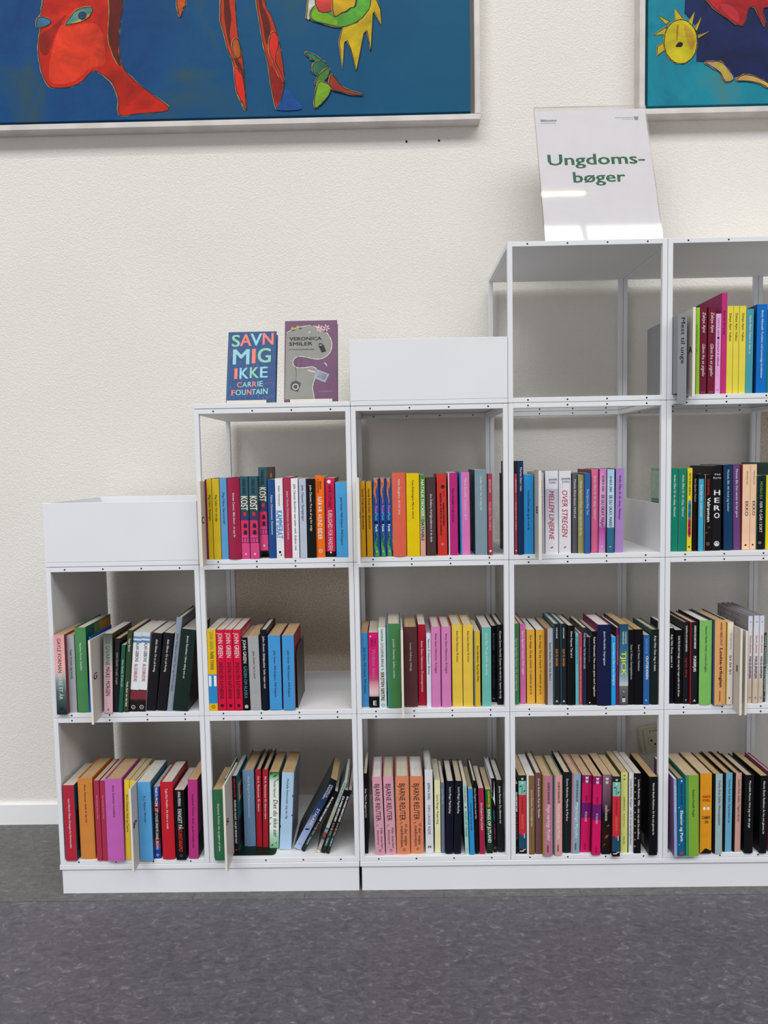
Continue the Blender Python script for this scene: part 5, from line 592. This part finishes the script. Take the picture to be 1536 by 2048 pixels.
def make_book(rec):
    i, j, X, Y, Z, w, h, d, lean, kind, spine, side, pages, strip, label, prints = rec
    X, Y, Z, w, h, d = [v / 1000 for v in (X, Y, Z, w, h, d)]
    r = thing('book', label, 'book', (X, Y, Z), 'books in the %s row, %s column' % (LEV[j], ORD[i]))
    r.rotation_euler = (0, math.radians(lean), 0)
    if (i, j) == (3, 2) and ('left end' in label or 'tall navy' in label): r.rotation_euler = (0, 0, math.radians(6)); r.location.x += .0016 + (.0009 if 'tall' in label else 0)
    hard = kind == 'h'
    t = .0021 if hard else .0006
    t = min(t, w * .2)
    bulge = min(.0022, .1 * w) if hard else min(.0004, .02 * w)
    prof = lambda u: -bulge * (1 - 4 * u * u)
    n = 8 if hard else 4
    us = [-.5 + k / n for k in range(n + 1)]
    if strip:
        us = sorted(set(us + [strip[0] - .5])); 
    smat = ramp_mat(spine) if isinstance(spine, tuple) else plain(spine, .4 if hard else .36)
    mats = [smat, plain(side, .38), plain(strip[1], .38) if strip else smat]
    e = .004 if hard else .0015
    outer = [(-w/2, d)] + [(u * w, prof(u) + (e if 0 else 0)) for u in us] + [(w/2, d)]
    inner = [(-w/2 + t, d)] + [(max(-w/2 + t, min(w/2 - t, u * w)), prof(u) + t) for u in us] + [(w/2 - t, d)]
    m = len(outer); mb = MB(); fm = []
    vs = [(x, y, z) for z in (0, h) for x, y in outer] + [(x, y, z) for z in (0, h) for x, y in inner]
    F = []
    for k in range(m - 1):
        if k == 0 or k == m - 2: mi = 1
        else: mi = 2 if (strip and us[k - 1] < strip[0] - .5 - 1e-6) else 0
        a, b, c, e_ = k, k + 1, m + k + 1, m + k
        F.append(((a, b, c, e_), mi)); F.append(((2*m + e_, 2*m + c, 2*m + b, 2*m + a), 1))
        F.append(((e_, c, 2*m + c, 2*m + e_), mi)); F.append(((b, a, 2*m + a, 2*m + b), mi))
    for k in (0, m - 1): F.append(((k, m + k, 3*m + k, 2*m + k), 1))
    mb.v = vs; mb.f = [list(f) for f, _ in F]; mb.m = [q for _, q in F]
    mb.build('cover', mats, r)
    # page block
    ov = .003 if hard else .0003
    p = MB(); us2 = us
    pts = [(-w/2 + t, d - (.004 if hard else .0006))] + [(max(-w/2 + t, min(w/2 - t, u * w)), prof(u) + t + .0002) for u in us2] + [(w/2 - t, d - (.004 if hard else .0006))]
    q = []
    for a_ in pts:
        if not q or abs(a_[0] - q[-1][0]) + abs(a_[1] - q[-1][1]) > 1e-5: q.append(a_)
    p.prism(q, 'z', ov, h - ov); p.build('page_block', page_mat(pages), r)
    # print on the spine
    for q_, spec in enumerate(prints):
        if spec[0] in ('t', 'hz'):
            tm = MB(); tc = []; add_text(tm, spec, w, h, prof, tc)
            if tm.f: tm.build('title_lettering', [plain(c, .5, .02) for c in tc], r, fixn=False)
        elif spec[0] == 'sd':                                   # print on a cover: side, text, extent along the depth and from the foot
            _, sd, tx, u0, u1, z0, z1, c = spec
            sg, sx = (1, w / 2 + .0002) if sd == 'R' else (-1, -w / 2 - .0002)
            y_ = lambda u: (.006 + u * (d - .008)) if sd == 'R' else (d - .002 - u * (d - .008))
            if tx:
                vs, fs = glyphs(tx, True); xa = min(v[0] for v in vs); xb = max(v[0] for v in vs)
                out = [(sx, y_(u0 + (x - xa) / (xb - xa) * (u1 - u0)), h * (z0 + y / .73 * (z1 - z0))) for x, y in vs]; out = layer(out, True, 0, .00002 * sg)
            else: out, fs = [(sx, y_(u), h * z) for u, z in ((u0, z0), (u1, z0), (u1, z1), (u0, z1))], [(0, 1, 2, 3)]
            tm = MB(); tm.add(out, fs); tm.build('cover_print', plain(c, .45, .1, 60), r, fixn=False)
        else:
            km = MB(); kc = []
            _, k, x, z, sx, sz, c = spec
            zs = sz * h if k in ('rect', 'wave', 'wave2', 'tri', 'triu', 'hill', 'arch', 'blob') else sz * w
            if c not in kc: kc.append(c)
            for poly in mark(k):
                out = []
                for a_, b_ in poly:
                    u = max(-.495, min(.495, x - .5 + a_ * sx)); zz = max(.0005, min(h - .0005, h * (1 - z) + b_ * zs))
                    out.append((u * w, prof(u) - .0002 - .00004 * min(q_, 7), zz))
                km.add(out, [tuple(range(len(out)))], kc.index(c))
            if km.f: km.build('spine_print', [plain(c, .45, .03) for c in kc], r, fixn=False)
    return r
for rec in BOOKS: make_book(rec)

# ------------------------------------------------------------------ letter dividers, bookends, sign block
PLAST = plain('#cfc9c2', .35, .02); CREAM = plain('#e4ddd0', .4, .02); INK = plain('#1c1b1e', .5)
for i, j, x, wx, yf, zb, zt, zl, zf, letter, vis in DIVIDERS:
    x, wx, yf, zb, zt, zl, zf = [v / 1000 for v in (x, wx, yf, zb, zt, zl, zf)]
    lab = ('pale plastic shelf divider with letter %s' % letter if letter else 'pale plastic divider without a letter, right of letter I') + ', %s row' % LEV[j]
    r = thing('shelf_divider', lab, 'divider', (x, yf, zf), 'letter dividers between the books')
    yb = -.0012 - yf
    p = MB(); zb = min(zb, zf - .008)
    p.prism([(0, zb - zf), (yb, zb - zf + .004), (yb, .0003), (.15, .0003), (.15, zt - zf - .004), (.02, zt - zf), (.0, zt - zf)], 'x', .0006, wx - .0006); p.build('plate', PLAST, r)
    p = MB(); p.box(0, wx, -.0012, .0008, zb - zf, zt - zf + .0004); p.build('edge_strip', CREAM, r)
    if letter:
        vs, fs = glyphs(letter, True); lo, hi = 0, .73; xa = min(v[0] for v in vs); xb = max(v[0] for v in vs)
        hh = .0165; wl = min(.021, -yf * .62) if letter != 'I' else .005; kx = wl / (xb - xa); y0 = max(.003, -yf * .42 - wl * .5)
        tm = MB()
        if vis == 'R': out = [(wx + .0003 - .0006, y0 + (vx - xa) * kx, zl - zf + vy / .73 * hh) for vx, vy in vs]
        else: out = [(-.0003 + .0006, y0 + wl - (vx - xa) * kx, zl - zf + vy / .73 * hh) for vx, vy in vs]
        out = layer(out, True, 0, .00003 if vis == 'R' else -.00003); tm.add(out, fs); tm.build('letter', INK, r, fixn=False)
METAL = plain('#3d403e', .35, .04); GREEN = plain('#10231d', .35, .04)
for x, y, z, d, h in BOOKENDS:
    x, y, z, d, h = [v / 1000 for v in (x, y, z, d, h)]
    r = thing('bookend', 'dark grey metal bookend holding up the sky blue pair, lower middle row', 'bookend', (x, y, z))
    p = MB(); p.prism([(0, .0), (d, .0), (d, h + .004), (.03, h + .004), (.012, h - .002), (0, h - .016)], 'x', 0, .0012); p.build('upright_plate', METAL, r)
    p = MB(); p.box(-.054, 0, .004, d - .01, .0, .0009)
    p.build('base_plate', METAL, r, (0, 0, .0))
r = thing('bookend', 'dark green metal bookend lying under four books, bottom row second column', 'bookend', (.4325, .012, Z0 + .0127))
p = MB(); pts = [(0, 0), (.102, .0), (.108, .002), (.1115, .0075), (.112, .02), (.112, .13), (0, .13)]
p.prism(pts, 'z', 0, .0011); p.build('base_plate', GREEN, r)
p = MB(); p.prism([(.045, .0), (.13, .0), (.13, .13), (.065, .13), (.045, .115)], 'x', -.0014, -.0002); p.build('upright_plate', GREEN, r)
x0, x1, y, z0, z1, zf = [v / 1000 for v in SIGNBLOCK]
r = thing('section_sign', 'grey folded section sign with black lettering, left end of top row, fifth column', 'sign', (x0, y, zf))
GREYS = plain('#8b8d92', .4, .03); wsb = x1 - x0
p = MB(); p.box(0, wsb, 0, .002, z0 - zf, z1 - zf); p.box(0, wsb, .002, -y - .0012, z0 - zf, z0 - zf + .002); p.build('front_panel', GREYS, r)
p = MB()
for xa, xb in ((0, .002), (wsb - .002, wsb)): p.box(xa, xb, .0022, .205, .0005, z1 - zf)
p.build('side_panel', GREYS, r)
tm = MB(); vs, fs = glyphs('Mest til unge', False); xa = min(v[0] for v in vs); xb = max(v[0] for v in vs); hz_ = z1 - z0
tm.add([(wsb * (.54 + ((vy + .21) / .97 - .5) * .62), -.0006, z1 - zf - hz_ * (.04 + .51 * (vx - xa) / (xb - xa))) for vx, vy in vs], fs)
tm.build('lettering', INK, r, fixn=False)

# ------------------------------------------------------------------ display books on little stands
def fit(mb, s, x0, x1, z0, z1, c, mats, bold=True, y=-.0007):
    vs, fs = glyphs(s, bold); xa = min(v[0] for v in vs); xb = max(v[0] for v in vs); ya = min(v[1] for v in vs); yb = max(v[1] for v in vs)
    if c not in mats: mats.append(c)
    mb.add(layer([(x0 + (vx - xa) / (xb - xa) * (x1 - x0), y, z0 + (vy - ya) / max(1e-4, yb - ya) * (z1 - z0)) for vx, vy in vs], bold, 1, -.000015 if y < -.0001 else -.000004), fs, mats.index(c))
def smooth(pts, n=4):
    out = []; m = len(pts)
    for k in range(m):
        p0, p1, p2, p3 = pts[k-1], pts[k], pts[(k+1) % m], pts[(k+2) % m]
        for q in range(n):
            u = q / n
            out.append(tuple(.5 * ((2*p1[a]) + (-p0[a]+p2[a])*u + (2*p0[a]-5*p1[a]+4*p2[a]-p3[a])*u*u + (-p0[a]+3*p1[a]-3*p2[a]+p3[a])*u**3) for a in (0, 1)))
    return out
def stripe(mb, pts, wd, y, mi, closed=True):
    m = len(pts)
    nb = []
    for k in range(m):
        a = pts[k-1] if (k or closed) else pts[0]; b = pts[(k+1) % m] if (k < m-1 or closed) else pts[-1]
        dx, dz = b[0]-a[0], b[1]-a[1]; l = math.hypot(dx, dz) or 1; nb.append((-dz/l, dx/l))
    for k in range(m if closed else m - 1):
        q = (k+1) % m; wk = wd * (.7 + .6 * ((k * 37) % 11) / 11); wq = wd * (.7 + .6 * ((q * 37) % 11) / 11)
        mb.add([(pts[k][0]-nb[k][0]*wk, y, pts[k][1]-nb[k][1]*wk), (pts[k][0]+nb[k][0]*wk, y, pts[k][1]+nb[k][1]*wk), (pts[q][0]+nb[q][0]*wq, y, pts[q][1]+nb[q][1]*wq), (pts[q][0]-nb[q][0]*wq, y, pts[q][1]-nb[q][1]*wq)], [(0,1,2,3)], mi)
def display(X, Y, w, h, d, cover, spine, label, tilt, lipx, lipw, draw):
    zb = 3 * A + Z0 + .012
    s = thing('book_stand', 'small cream display stand under ' + label[1], 'stand', (X, Y, zb))
    lipd = plain('#ddd8cc', .45, .02)
    p = MB(); p.box(-w*.42, w*.42, .0, .1, 0, .002); p.build('foot', lipd, s)
    p = MB(); p.prism([(-.014, .001), (-.016, .0125), (-.0145, .013), (-.012, .003), (0.002, .002), (0.002, 0), (-.012, 0)], 'x', lipx - lipw/2, lipx + lipw/2); p.build('front_lip', lipd, s)
    p = MB(); ca, sa = math.cos(tilt), math.sin(tilt); y0 = -.009 + d * ca + .0012
    p.prism([(y0, .002), (y0 + .0025, .002), (y0 + .0025 + sa * h * .6, ca * h * .6), (y0 + sa * h * .6, ca * h * .6)], 'x', -w*.25, w*.25); p.build('back_rest', lipd, s)
    r = thing('book', label[0], 'book', (X, Y - .009, zb + .0026 + d * math.sin(tilt)), 'books on display stands'); r.rotation_euler = (-tilt, 0, 0)
    sp = plain(spine, .4); cv = plain(cover, .4, .06, 60)
    p = MB(); p.box(-w/2, w/2, 0, .0018, 0, h); p.box(-w/2, w/2, d - .0018, d, 0, h); p.box(-w/2, -w/2 + .0018, .0018, d - .0018, 0, h); p.m = [0]*12 + [1]*6; p.build('cover', [cv, sp], r, bevel=.0004)
    p = MB(); p.box(-w/2 + .002, w/2 - .003, .002, d - .002, .003, h - .003); p.build('page_block', page_mat('#cdbfa4'), r)
    draw(r, w, h)
def draw_savn(r, w, h):
    tm = MB(); c = []; P, M_, B_ = '#f07f70', '#8fc4ac', '#8fc8d4'
    fx = lambda v: (v - 143) / 1240 * w - w/2 ; fz = lambda v: h * (1 - (v - 175) / 1790)
    for ch, a, b, z0, z1, k in (('S',240,450,255,565,M_),('A',450,745,240,550,P),('V',715,1015,230,545,B_),('N',1030,1310,220,525,P),('M',280,705,630,1020,B_),('I',765,860,625,1000,P),('G',915,1250,610,985,M_),
        ('I',335,410,1115,1390,P),('K',465,695,1105,1385,B_),('K',725,955,1095,1370,M_),('E',985,1180,1090,1365,B_),
        ('C',415,525,1470,1600,P),('A',540,665,1475,1595,M_),('R',680,780,1465,1590,B_),('R',795,905,1460,1588,P),('I',925,950,1455,1585,M_),('E',975,1065,1450,1585,B_),
        ('F',275,375,1665,1800,P),('O',380,520,1660,1795,M_),('U',540,640,1660,1790,B_),('N',665,780,1655,1790,P),('T',790,890,1650,1785,M_),('A',890,1010,1650,1780,B_),('I',1015,1045,1645,1780,M_),('N',1070,1190,1640,1780,B_)):
        fit(tm, ch, fx(a), fx(b), fz(z1), fz(z0), k, c)
    tm.build('title_lettering', [plain(k, .5, .03) for k in c], r, fixn=False)
    km = MB()
    for pts, wd in (([(700,560),(720,690),(770,720)],3),([(560,940),(330,1080),(320,1150),(460,1320)],3),([(940,940),(1090,1040),(1100,1080)],3),([(540,1020),(560,1200),(520,1400),(500,1880)],3),([(620,950),(650,1150),(690,1300)],3),([(890,600),(900,1000),(960,1100)],3),([(820,1000),(810,1400),(800,1880)],3),([(930,1380),(940,1600),(960,1880)],3),([(170,1580),(270,1580),(280,1700)],3),([(180,230),(200,1100),(160,1900)],2),([(620,1420),(630,1900)],3),([(200,1900),(230,1800),(330,1800),(350,1880)],3)):
        stripe(km, [(fx(a), fz(b)) for a, b in pts], wd / 1240 * w, -.0003, 0, False)
    for pts in ([(240,580),(285,640),(250,700),(205,650)], [(240,700),(260,800),(300,830)], [(235,700),(225,820),(190,860)], [(1080,1520),(1200,1490),(1340,1500),(1320,1620),(1180,1645),(1060,1610)], [(1070,1860),(1120,1820),(1190,1870),(1150,1930),(1090,1920)], [(1200,1870),(1260,1830),(1330,1840)]):
        stripe(km, [(fx(a), fz(b)) for a, b in pts], 5 / 1240 * w, -.0003, 1, len(pts) > 3)
    for a, b in ((200,1065),(280,1160),(1300,830),(1300,895),(800,570),(250,1440),(375,1620),(1060,1390),(1235,1410),(1300,1380),(430,700),(1320,600)):
        km.add([(fx(a) + .0009 * q[0], -.0003, fz(b) + .0009 * q[1]) for q in circ(8)], [tuple(range(8))], 0)
    km.build('cover_print', [plain('#6f8fb4', .5), plain('#a85a70', .5)], r, fixn=False)
def draw_veronica(r, w, h):
    fx = lambda v: (v - 135) / 1170 * w - w/2 ; fz = lambda v: h * (1 - (v - 130) / 1830)
    km = MB()
    g = [(170,410),(330,320),(480,275),(700,250),(880,285),(1060,410),(1160,560),(1190,700),(1150,870),(1040,980),(900,1025),(760,1010),(600,970),(480,955),(380,985),(325,1060),(340,1150),(420,1205),(560,1210),(740,1195),(810,1215),(850,1270),(820,1450),(775,1580),(765,1700),(790,1830),(800,1920),(150,1920)]
    G_ = [(fx(a), fz(b)) for a, b in g[:-1]]; S1 = smooth([G_[0]] + G_ + [G_[-1]], 4)[4:-7]; P = S1 + [(fx(800), fz(1920)), (fx(150), fz(1920))]
    km.add([(a, -.0003, b) for a, b in P], [tuple(range(len(P)))], 0)
    L = S1
    stripe(km, [(x + .0006, z) for x, z in L], .0009, -.0004, 2, False); stripe(km, L, .0007, -.00045, 1, False)
    km.add([(fx(a), -.0004, fz(b)) for a, b in ((270,1600),(300,1530),(400,1500),(510,1560),(440,1760),(280,1700))], [(0,1,2,3,4,5)], 3)
    for rr, mi, yy in ((70, 4, .0005), (52, 3, .00055)): km.add([(fx(385 + rr * 2 * q[0]), -yy, fz(1640 + rr * 2 * q[1])) for q in circ(16)], [tuple(range(16))], mi)
    stripe(km, [(fx(a), fz(b)) for a, b in ((390,1500),(400,1350),(385,1200),(400,1040),(440,950),(500,980),(500,1100),(485,1220))], .0006, -.0005, 3, False)
    for pts, mi in (([(885,730),(910,650),(990,680),(1010,720),(1060,850),(960,880),(920,780)],2), ([(890,700),(990,680),(1000,700),(900,735)],1), ([(780,1450),(850,1250),(1130,1370),(1040,1560)],5), ([(850,1430),(905,1310),(1080,1380),(1020,1500)],4), ([(655,1255),(870,1320),(865,1345),(660,1290)],6), ([(640,460),(680,385),(735,385),(660,430)],6), ([(1010,1090),(1060,1120),(1090,1200),(1040,1150)],6)):
        km.add([(fx(a), -.00045, fz(b)) for a, b in pts], [tuple(range(len(pts)))], mi)
    for cx_, cy_, rr, mi in ((910,320,90,6),(1060,310,85,6)):
        for k in range(6):
            a = k * math.pi / 3 + .3
            km.add([(fx(cx_ + rr * math.cos(a) * u - rr * .22 * math.sin(a) * v), -.0005, fz(cy_ + rr * math.sin(a) * u + rr * .22 * math.cos(a) * v)) for u, v in ((.1,0),(.6,1),(1.1,0),(.6,-1))], [(0,1,2,3)], mi)
    for cx_, cy_ in ((305,310),(425,280)): km.add([(fx(cx_ + 70 * q[0]), -.0005, fz(cy_ + 70 * q[1])) for q in circ(9)], [tuple(range(9))], 7)
    for cx_, cy_ in ((320,345),(480,310),(1040,390),(750,235)): km.add([(fx(cx_ + 90 * q[0]), -.00047, fz(cy_ + 45 * q[1])) for q in circ(9)], [tuple(range(9))], 8)
    km.build('cover_print', [plain(c, .45, .05) for c in ('#8a8a84', '#e4e0dc', '#26222a', '#4c4856', '#cfc9be', '#8f9fb4', '#d8aeb4', '#b8a23c', '#4a524a')], r, fixn=False)
    tm = MB(); c = []
    fit(tm, 'VERONICA', fx(240), fx(960), fz(590), fz(510), '#2a262a', c); fit(tm, 'SMILER', fx(235), fx(755), fz(705), fz(625), '#2a262a', c)
    fit(tm, 'KIT GYLDHOLM RASMUSSEN', fx(235), fx(790), fz(812), fz(780), '#3c383c', c, False); fit(tm, 'GYLDENDAL', fx(895), fx(1195), fz(1775), fz(1735), '#a88aa0', c, False)
    tm.build('title_lettering', [plain(k, .5, .03) for k in c], r, fixn=False)
display(.5045, .085, .1245, .193, .022, '#234a7c', '#1c3a63', ('dark blue display book with large pastel capitals, on stand', 'the dark blue book'), .3, -.009, .1, draw_savn)
display(.6563, .085, .1345, .217, .024, '#6c4a66', '#2c2630', ('plum and grey display book with a winding white cord, on stand', 'the plum and grey book'), .26, .002, .106, draw_veronica)

# ------------------------------------------------------------------ acrylic sign
def acrylic():
    m, nt, b = base_mat('clear_acrylic', .03)
    b.inputs['Base Color'].default_value = (1, 1, 1, 1); b.inputs['IOR'].default_value = 1.49
    b.inputs['Transmission Weight'].default_value = 1.0
    return m
ACR = acrylic()
sw, shh = .297, .447; tilt = math.atan2(.15, .42)
r = thing('sign_holder', 'leaning clear acrylic holder with a white library sign on the highest step', 'sign', (1.4035, .108, 4 * A + Z0 + .0022)); r.rotation_euler = (-tilt, 0, 0)
p = MB(); p.box(-sw/2, sw/2, -.0022, -.0002, 0, shh); p.build('front_sheet', ACR, r)
p = MB(); p.box(-sw/2, sw/2, .0012, .0032, 0, shh); p.build('back_sheet', ACR, r)
pp = MB(); pp.box(-sw/2 + .0015, sw/2 - .0025, 0.0001, .0009, .001, shh - .011)
paper = pp.build('paper_sign', plain('#faf6fb', .6, .01), r)
f2 = MB(); ft = MB()
p = MB(); ca, sa = math.cos(tilt), math.sin(tilt)
# foot that keeps the leaning sheet upright, in the sheet's own tilted axes
p.prism([(.0034, .0), (.0034 + .14 * ca, .14 * sa), (.0034 + .14 * ca - .002 * sa, .14 * sa + .002 * ca), (.0034, .002)], 'x', -sw/2, sw/2); p.build('foot_sheet', ACR, r)
tm = MB(); c = []
fx = lambda x, y: ((x - (8 + (y - 140) * .105)) / 1232 - .5) * sw ; fz = lambda y: shh - .011 - (y - 137) / 1440 * (shh - .012)
GR = '#2f7258'
def put(s, x0, x1, y0, y1, col_, bold=True):
    ym = (y0 + y1) / 2; fit(tm, s, fx(x0, ym), fx(x1, ym), fz(y1), fz(y0), col_, c, bold, -.00002)
put('Ungdoms-', 165, 1215, 605, 755, GR); put('bøger', 440, 1000, 790, 935, GR)
put('Biblioteket', 82, 258, 230, 254, '#2a5a48'); put('Frederiksberg', 85, 244, 262, 280, '#6a7a72', False)
put('FREDERIKSBERG', 900, 1095, 225, 235, '#5a6a64', False); put('KOMMUNE', 982, 1095, 243, 253, '#5a6a64', False)
ym = 240; crest = [(1107,220),(1157,220),(1157,245),(1148,256),(1132,262),(1115,256),(1107,245)]
if '#8fb0a2' not in c: c.append('#8fb0a2')
tm.add([(fx(a, ym), -.00002, fz(b)) for a, b in crest], [tuple(range(7))], c.index('#8fb0a2'))
for a, b in ((1118,230),(1132,240),(1146,230),(1125,250),(1140,250)):
    tm.add([(fx(a, ym) + .0009 * q[0], -.00004, fz(b) + .0009 * q[1]) for q in circ(6)], [tuple(range(6))], c.index('#5a6a64'))
tm.build('lettering', [plain(k, .6, .02) for k in c], paper, fixn=False)

# ------------------------------------------------------------------ paintings
def canvas_mat(name, c0, c1, c2, sc=4.0, c3=None):
    m, nt, b = base_mat(name, .55, .15)
    tc = N(nt, 'ShaderNodeTexCoord'); n1 = N(nt, 'ShaderNodeTexNoise'); n1.inputs['Scale'].default_value = sc; n1.inputs['Detail'].default_value = 6; n1.inputs['Roughness'].default_value = .65; n1.inputs['Distortion'].default_value = .8
    n2 = N(nt, 'ShaderNodeTexNoise'); n2.inputs['Scale'].default_value = 24; n2.inputs['Detail'].default_value = 4; n2.inputs['Distortion'].default_value = 1.5
    ra = N(nt, 'ShaderNodeValToRGB'); e = ra.color_ramp.elements; e[0].position = .3; e[0].color = lin(c0); e[1].position = .56; e[1].color = lin(c1); k = e.new(.7); k.color = lin(c2)
    bu = N(nt, 'ShaderNodeBump'); bu.inputs['Strength'].default_value = .3; bu.inputs['Distance'].default_value = .001
    L = nt.links.new; L(tc.outputs['Object'], n1.inputs['Vector']); L(tc.outputs['Object'], n2.inputs['Vector']); L(n1.outputs[0], ra.inputs[0]); L(n2.outputs[0], bu.inputs['Height']); L(bu.outputs[0], b.inputs['Normal'])
    if c3:                                                             # the ground turns greener towards one side of the canvas
        se = N(nt, 'ShaderNodeSeparateXYZ'); ma = N(nt, 'ShaderNodeMapRange'); ma.inputs[1].default_value = .6; ma.inputs[2].default_value = 1.5
        mi = N(nt, 'ShaderNodeMix', data_type='RGBA'); mi.inputs[7].default_value = lin(c3); mu = N(nt, 'ShaderNodeMath', operation='MULTIPLY'); mu.inputs[1].default_value = .75
        L(tc.outputs['Object'], se.inputs[0]); L(se.outputs['X'], ma.inputs[0]); L(ma.outputs[0], mu.inputs[0]); L(mu.outputs[0], mi.inputs[0]); L(ra.outputs[0], mi.inputs[6]); L(mi.outputs[2], b.inputs['Base Color'])
    else: L(ra.outputs[0], b.inputs['Base Color'])
    return m
FR = plain('#cfc9c6', .55, .1, 14); FRI = plain('#a5a09c', .6, .05); BLK = plain('#17161a', .5); OCH = plain('#b98a34', .5, .15, 60)
def painting(x0, x1, z0, z1, label, which, cmat):
    """outer frame rectangle on the wall; canvas floats inside it"""
    r = thing('painting', label, 'painting', (x0, YW, z0))
    W_, H_ = x1 - x0, z1 - z0; b = .0155; D = .043
    for q in ((0, W_, 0, b), (0, W_, H_ - b, H_)):
        p = MB(); p.box(q[0], q[1], -D, -.0005, q[2], q[3]); p.build('frame_bar', FR, r, bevel=.001)
    for q in ((0, b), (W_ - b, W_)):
        p = MB(); p.box(q[0], q[1], -D, -.0005, b + .0002, H_ - b - .0002); p.build('frame_bar', FR, r, bevel=.001)
    p = MB(); p.box(b + .0002, W_ - b - .0002, -.012, -.002, b + .0002, H_ - b - .0002); p.build('backing_board', FRI, r)
    m = b + .011
    p = MB(); p.box(m, W_ - m, -.0325, -.0122, m, H_ - m); p.build('canvas', cmat, r)
    lay = 0
    for wh, colr, pts, sm_, ln in SHAPES:
        if wh != which: continue
        colr = '#' + ''.join('%02x' % int(int(colr[k:k+2], 16) * (1.06 if int(colr[1:3], 16) > 2 * int(colr[3:5], 16) else .92)) for k in (1, 3, 5))
        P = [(a / 1000 - x0, b_ / 1000 - z0) for a, b_ in pts]
        if sm_: P = smooth(P)
        P = [(max(m + .001, min(W_ - m - .001, a)), max(m + .001, min(H_ - m - .001, b_))) for a, b_ in P]
        lay += 1; y = -.0326 - .00012 * lay; mb = MB()
        mb.add([(a, y, b_) for a, b_ in P], [tuple(range(len(P)))], 0)
        if ln:
            stripe(mb, [(a + random.uniform(-.0008, .0008), b_ + random.uniform(-.0008, .0008)) for a, b_ in P], .0019, y + .00006, 2); stripe(mb, [(a + .0008 + random.uniform(-.0006, .0006), b_ - .0004) for a, b_ in P], .0012, y - .00004, 1)
        mb.build('painted_shape', [canvas_mat('paint_' + colr.strip('#'), '#' + ''.join('%02x' % int(int(colr[k:k+2], 16) * .72) for k in (1, 3, 5)), colr, '#' + ''.join('%02x' % min(255, int(int(colr[k:k+2], 16) * 1.12 + 6)) for k in (1, 3, 5)), 9), BLK, OCH], r, fixn=False)
painting(-.52, 1.1215, 1.951 + Z0, 2.98, 'large blue painting with red figures and twisted red feathers, left', 'left', canvas_mat('blue_canvas', '#05346b', '#084577', '#2c4a58', 4.0, '#0a5672'))
painting(1.5610, 2.9, 1.953 + Z0, 2.98, 'turquoise and navy painting with a yellow sun face, right', 'right', canvas_mat('turquoise_canvas', '#0c6a80', '#128297', '#3a7a82', 6))

# ------------------------------------------------------------------ wall socket
IV = plain('#d8d2bc', .4, .02); IV2 = plain('#cfc8b2', .4, .02)
r = thing('wall_socket', 'crooked ivory wall socket behind the books, bottom row, fourth column', 'socket', (1.6277, YW, .2398)); r.rotation_euler = (0, math.radians(-9), 0)
p = MB(); p.box(-.043, .043, -.009, -.0002, -.043, .043); p.build('cover_plate', IV, r, bevel=.004)
p = MB(); p.box(-.03, .03, -.0125, -.009, -.036, .036); p.build('socket_insert', IV2, r, bevel=.001)
p = MB()
a, b = circ(24, .021), circ(24, .0185)
for k in range(24):
    q = (k + 1) % 24; p.add([(a[k][0], -.0127, a[k][1]-.004), (a[q][0], -.0127, a[q][1]-.004), (b[q][0], -.0140, b[q][1]-.004), (b[k][0], -.0140, b[k][1]-.004)], [(0,1,2,3)])
p.add([(b[k][0], -.0128, b[k][1]-.004) for k in range(24)], [tuple(range(24))])
p.build('socket_ring', IV2, r)
p = MB()
for x, z in ((-.0095, .0), (.0095, .0), (0, -.0125)): p.prism([(x + .003 * q[0] * 2, z - .001 + .003 * q[1] * 2) for q in circ(10)], 'y', -.0132, -.0129)
p.build('socket_hole', DARK, r)['kind'] = 'stuff'
p = MB()
for x in (-.011, -.002, .006, .012): p.box(x, x + .004, -.0129, -.0126, .026, .0285)
p.build('printed_mark', INK, r)['kind'] = 'stuff'
